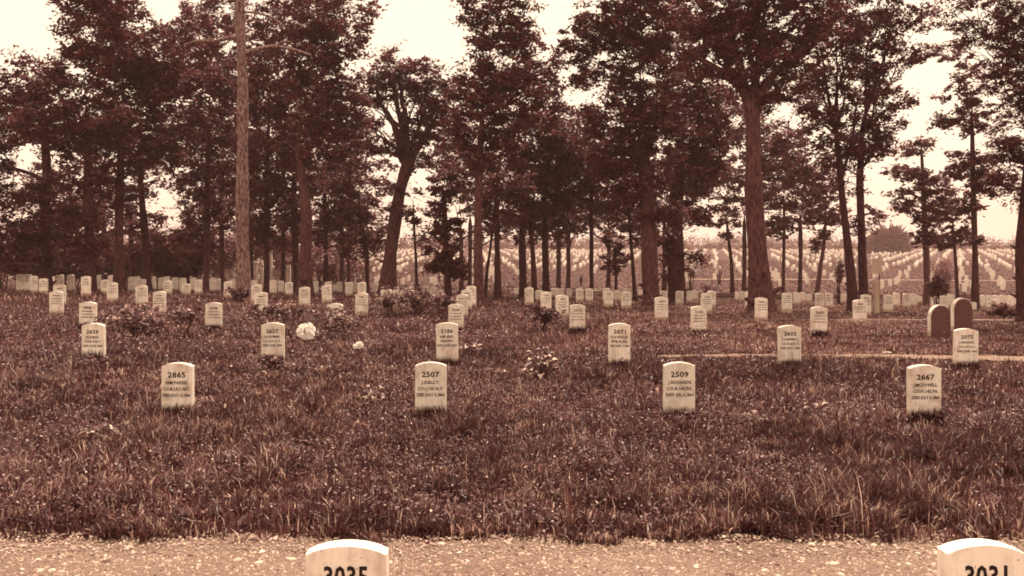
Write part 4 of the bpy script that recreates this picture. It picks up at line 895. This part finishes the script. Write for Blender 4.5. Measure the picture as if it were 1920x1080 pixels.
# seed-headed grass tufts
def tuft(px, py, n, h, spread, lab, tone=.3, rad=0, pos=None):
    x, d, z = at(px, py) if pos is None else pos; P = []; vs_, qs = [], []
    for k in range(n):
        a = RNG.uniform(0, 6.283); r = RNG.uniform(0, .05); l = h * RNG.uniform(.6, 1.15); le = spread * RNG.uniform(.2, 1)
        t = np.linspace(0, 1, 6); B = np.stack([math.cos(a) * (r + le * t ** 1.8 * l), math.sin(a) * (r + le * t ** 1.8 * l), l * (t - .25 * t * t * le)], 1)
        B[:, 0] += RNG.uniform(-rad, rad)
        w = (.0055 if rad else .0032) * (1 - t * .85); wx = np.array([-math.sin(a), math.cos(a), 0])
        V = np.stack([B - wx * w[:, None], B + wx * w[:, None]], 1).reshape(-1, 3); o = len(P) * 12
        P.append(V); 
        for q in range(5): qs.append((o + q * 2, o + q * 2 + 1, o + q * 2 + 3, o + q * 2 + 2))
    Q = np.array(qs); me = raw_mesh('grass_tuft', np.concatenate(P), np.arange(len(Q)) * 4, np.full(len(Q), 4), Q.ravel(), M['grass'], np.repeat(np.clip(RNG.normal(tone, .2, n), 0, 1), 5))
    o = link('grass_tuft', me, None, (x, d, z)); tag(o, lab, 'grass tuft', 'taller grass tufts in the meadow', 'stuff')
for a in [(1185, 905, 70, .30, .9, 'fan-shaped dark tuft of tall grass in the middle foreground', .15), (1100, 900, 55, .26, .8, 'tall grass tuft left of the fan-shaped one', .15), (925, 880, 50, .28, .8, 'slanting grass tuft below headstone 2507', .2),
          (585, 780, 60, .34, .8, 'dark spiky grass tuft between the two left nearest headstones', .12), (860, 670, 30, .2, .5, 'pale short grass tuft at the foot of headstone 2186', .8), (1525, 745, 26, .2, .5, 'bright upright tuft left of headstone 2667', .95),
          (1330, 895, 45, .16, .9, 'squat dark tuft in the right foreground', .1), (1070, 990, 26, .34, .4, 'thin tall stalks at the edge of the gravel path', .5),  ]: tuft(*a)
for o in [o for o in COL.objects if o.name.startswith('headstone') and 8 < o.location.y < 19 and o.get('label')]:  # foot tufts: blades coloured dark to paint contact shade under the stones
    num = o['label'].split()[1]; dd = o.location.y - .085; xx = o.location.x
    tuft(0, 0, 230, RNG.uniform(.13, .17) * (1.35 if num in ('2626', '2627', '2107') else 1), .5, f'grass tuft darkened as contact shade at the foot of headstone {num}', -.1, .15, (xx, dd, float(g(xx, dd))))

# ------------------------------------------------------------------ gravel and litter on the near path
def chips(n, x0, x1, y0, y1, s0, s1, name, label, material, hgt=.35):
    x = RNG.uniform(x0, x1, n); y = RNG.uniform(y0, y1, n); z = g(x, y) + .012
    s = RNG.uniform(s0, s1, n) ** 1.0; az = RNG.uniform(0, 6.283, n); e = RNG.uniform(.45, .9, n)
    ca, sa = np.cos(az), np.sin(az)
    base = [(-1, -.8), (.9, -1), (1, .7), (-.6, 1)]; V = []
    for a, b in base: V.append(np.stack([x + (a * ca - b * e * sa) * s, y + (a * sa + b * e * ca) * s, z - .001], 1))
    tz = s * hgt * RNG.uniform(.4, 1.4, n)
    for a, b in base:
        j = RNG.uniform(.45, .85, n); V.append(np.stack([x + (a * ca - b * e * sa) * s * j, y + (a * sa + b * e * ca) * s * j, z + tz * RNG.uniform(.7, 1.3, n)], 1))
    V = np.stack(V, 1); f = np.array([(4, 5, 6, 7), (0, 1, 5, 4), (1, 2, 6, 5), (2, 3, 7, 6), (3, 0, 4, 7)])
    idx = (f.ravel()[None, :] + (np.arange(n) * 8)[:, None]).ravel(); m = n * 5
    o = link(name, raw_mesh(name, V.reshape(-1, 3), np.arange(m) * 4, np.full(m, 4), idx, material, np.repeat(np.clip(RNG.normal(.5, .25, n), 0, 1), 5))); tag(o, label, 'gravel', kind='stuff')
chips(20000, -3.6, 3.6, 4.3, EDGE + .04, .003, .009, 'gravel', 'pale gravel and litter covering the near path', M['gravel'], .5)
chips(900, -3.6, 3.6, 4.3, EDGE + .12, .008, .022, 'wood_litter', 'larger pale chips scattered over the near path', M['gravel'], .35)
for (A, w), nm in zip(PB, ('first', 'second')):
    pass
def rock(px, py, s, lab, el=1.6):
    x, d, z = at(px, py); bm = bmesh.new(); bmesh.ops.create_icosphere(bm, subdivisions=2, radius=1)
    for v in bm.verts: v.co = Vector((v.co.x * s * el, v.co.y * s, v.co.z * s * .55)) * random.uniform(.82, 1.12)
    o = link('pale_stone', bm_mesh('pale_stone', bm, M['chip']), None, (x, d, z + s * .3), random.uniform(-.4, .4)); tag(o, lab, 'stone', 'loose pale stones by the path')
rock(800, 1003, .022, 'small pale stone at the grass edge above headstone 3035'); rock(921, 1008, .014, 'little pale stone on the path right of headstone 3035')
rock(1562, 973, .026, 'pale stone lying in the grass right of centre'); rock(1385, 1007, .020, 'flat pale stone at the grass edge right of centre'); rock(545, 1052, .020, 'pale flake on the path left of headstone 3035', 2.6)
rock(1560, 1062, .024, 'pale flat stone on the path left of headstone 3031', 2.0); rock(1332, 631, .03, 'pale litter at the foot of headstone 2104', 1.8); rock(203, 842, .02, 'pale stone in the dark grass below headstone 2626', 1.2)
rock(1662, 664, .05, 'pale stone beside the meadow path', 1.8)

# ------------------------------------------------------------------ haze
bm = bmesh.new(); box(bm, -720, 720, -48, 920, -4.2, 34.0); bmesh.ops.recalc_face_normals(bm, faces=bm.faces)
hm = bpy.data.materials.new('haze_air'); hm.use_nodes = True; hn = hm.node_tree.nodes; hn.clear()
pv = hn.new('ShaderNodeVolumePrincipled'); pv.inputs['Density'].default_value = .0006; pv.inputs['Color'].default_value = (1, .66, .62, 1)
pv.inputs['Anisotropy'].default_value = .2
ho = hn.new('ShaderNodeOutputMaterial'); hm.node_tree.links.new(pv.outputs[0], ho.inputs['Volume'])
me = bm_mesh('haze', bm, hm); o = link('haze', me); tag(o, kind='stuff')
print('leaves', LEAVES[0], 'field', len(pts), 'ind', len(ind))
tris = sum(sum(len(p.vertices) - 2 for p in me_.polygons) if len(me_.polygons) < 2000 else len(me_.loops) - 2 * len(me_.polygons) for me_ in {o.data for o in COL.objects if o.type == 'MESH'})
print('tris', tris)
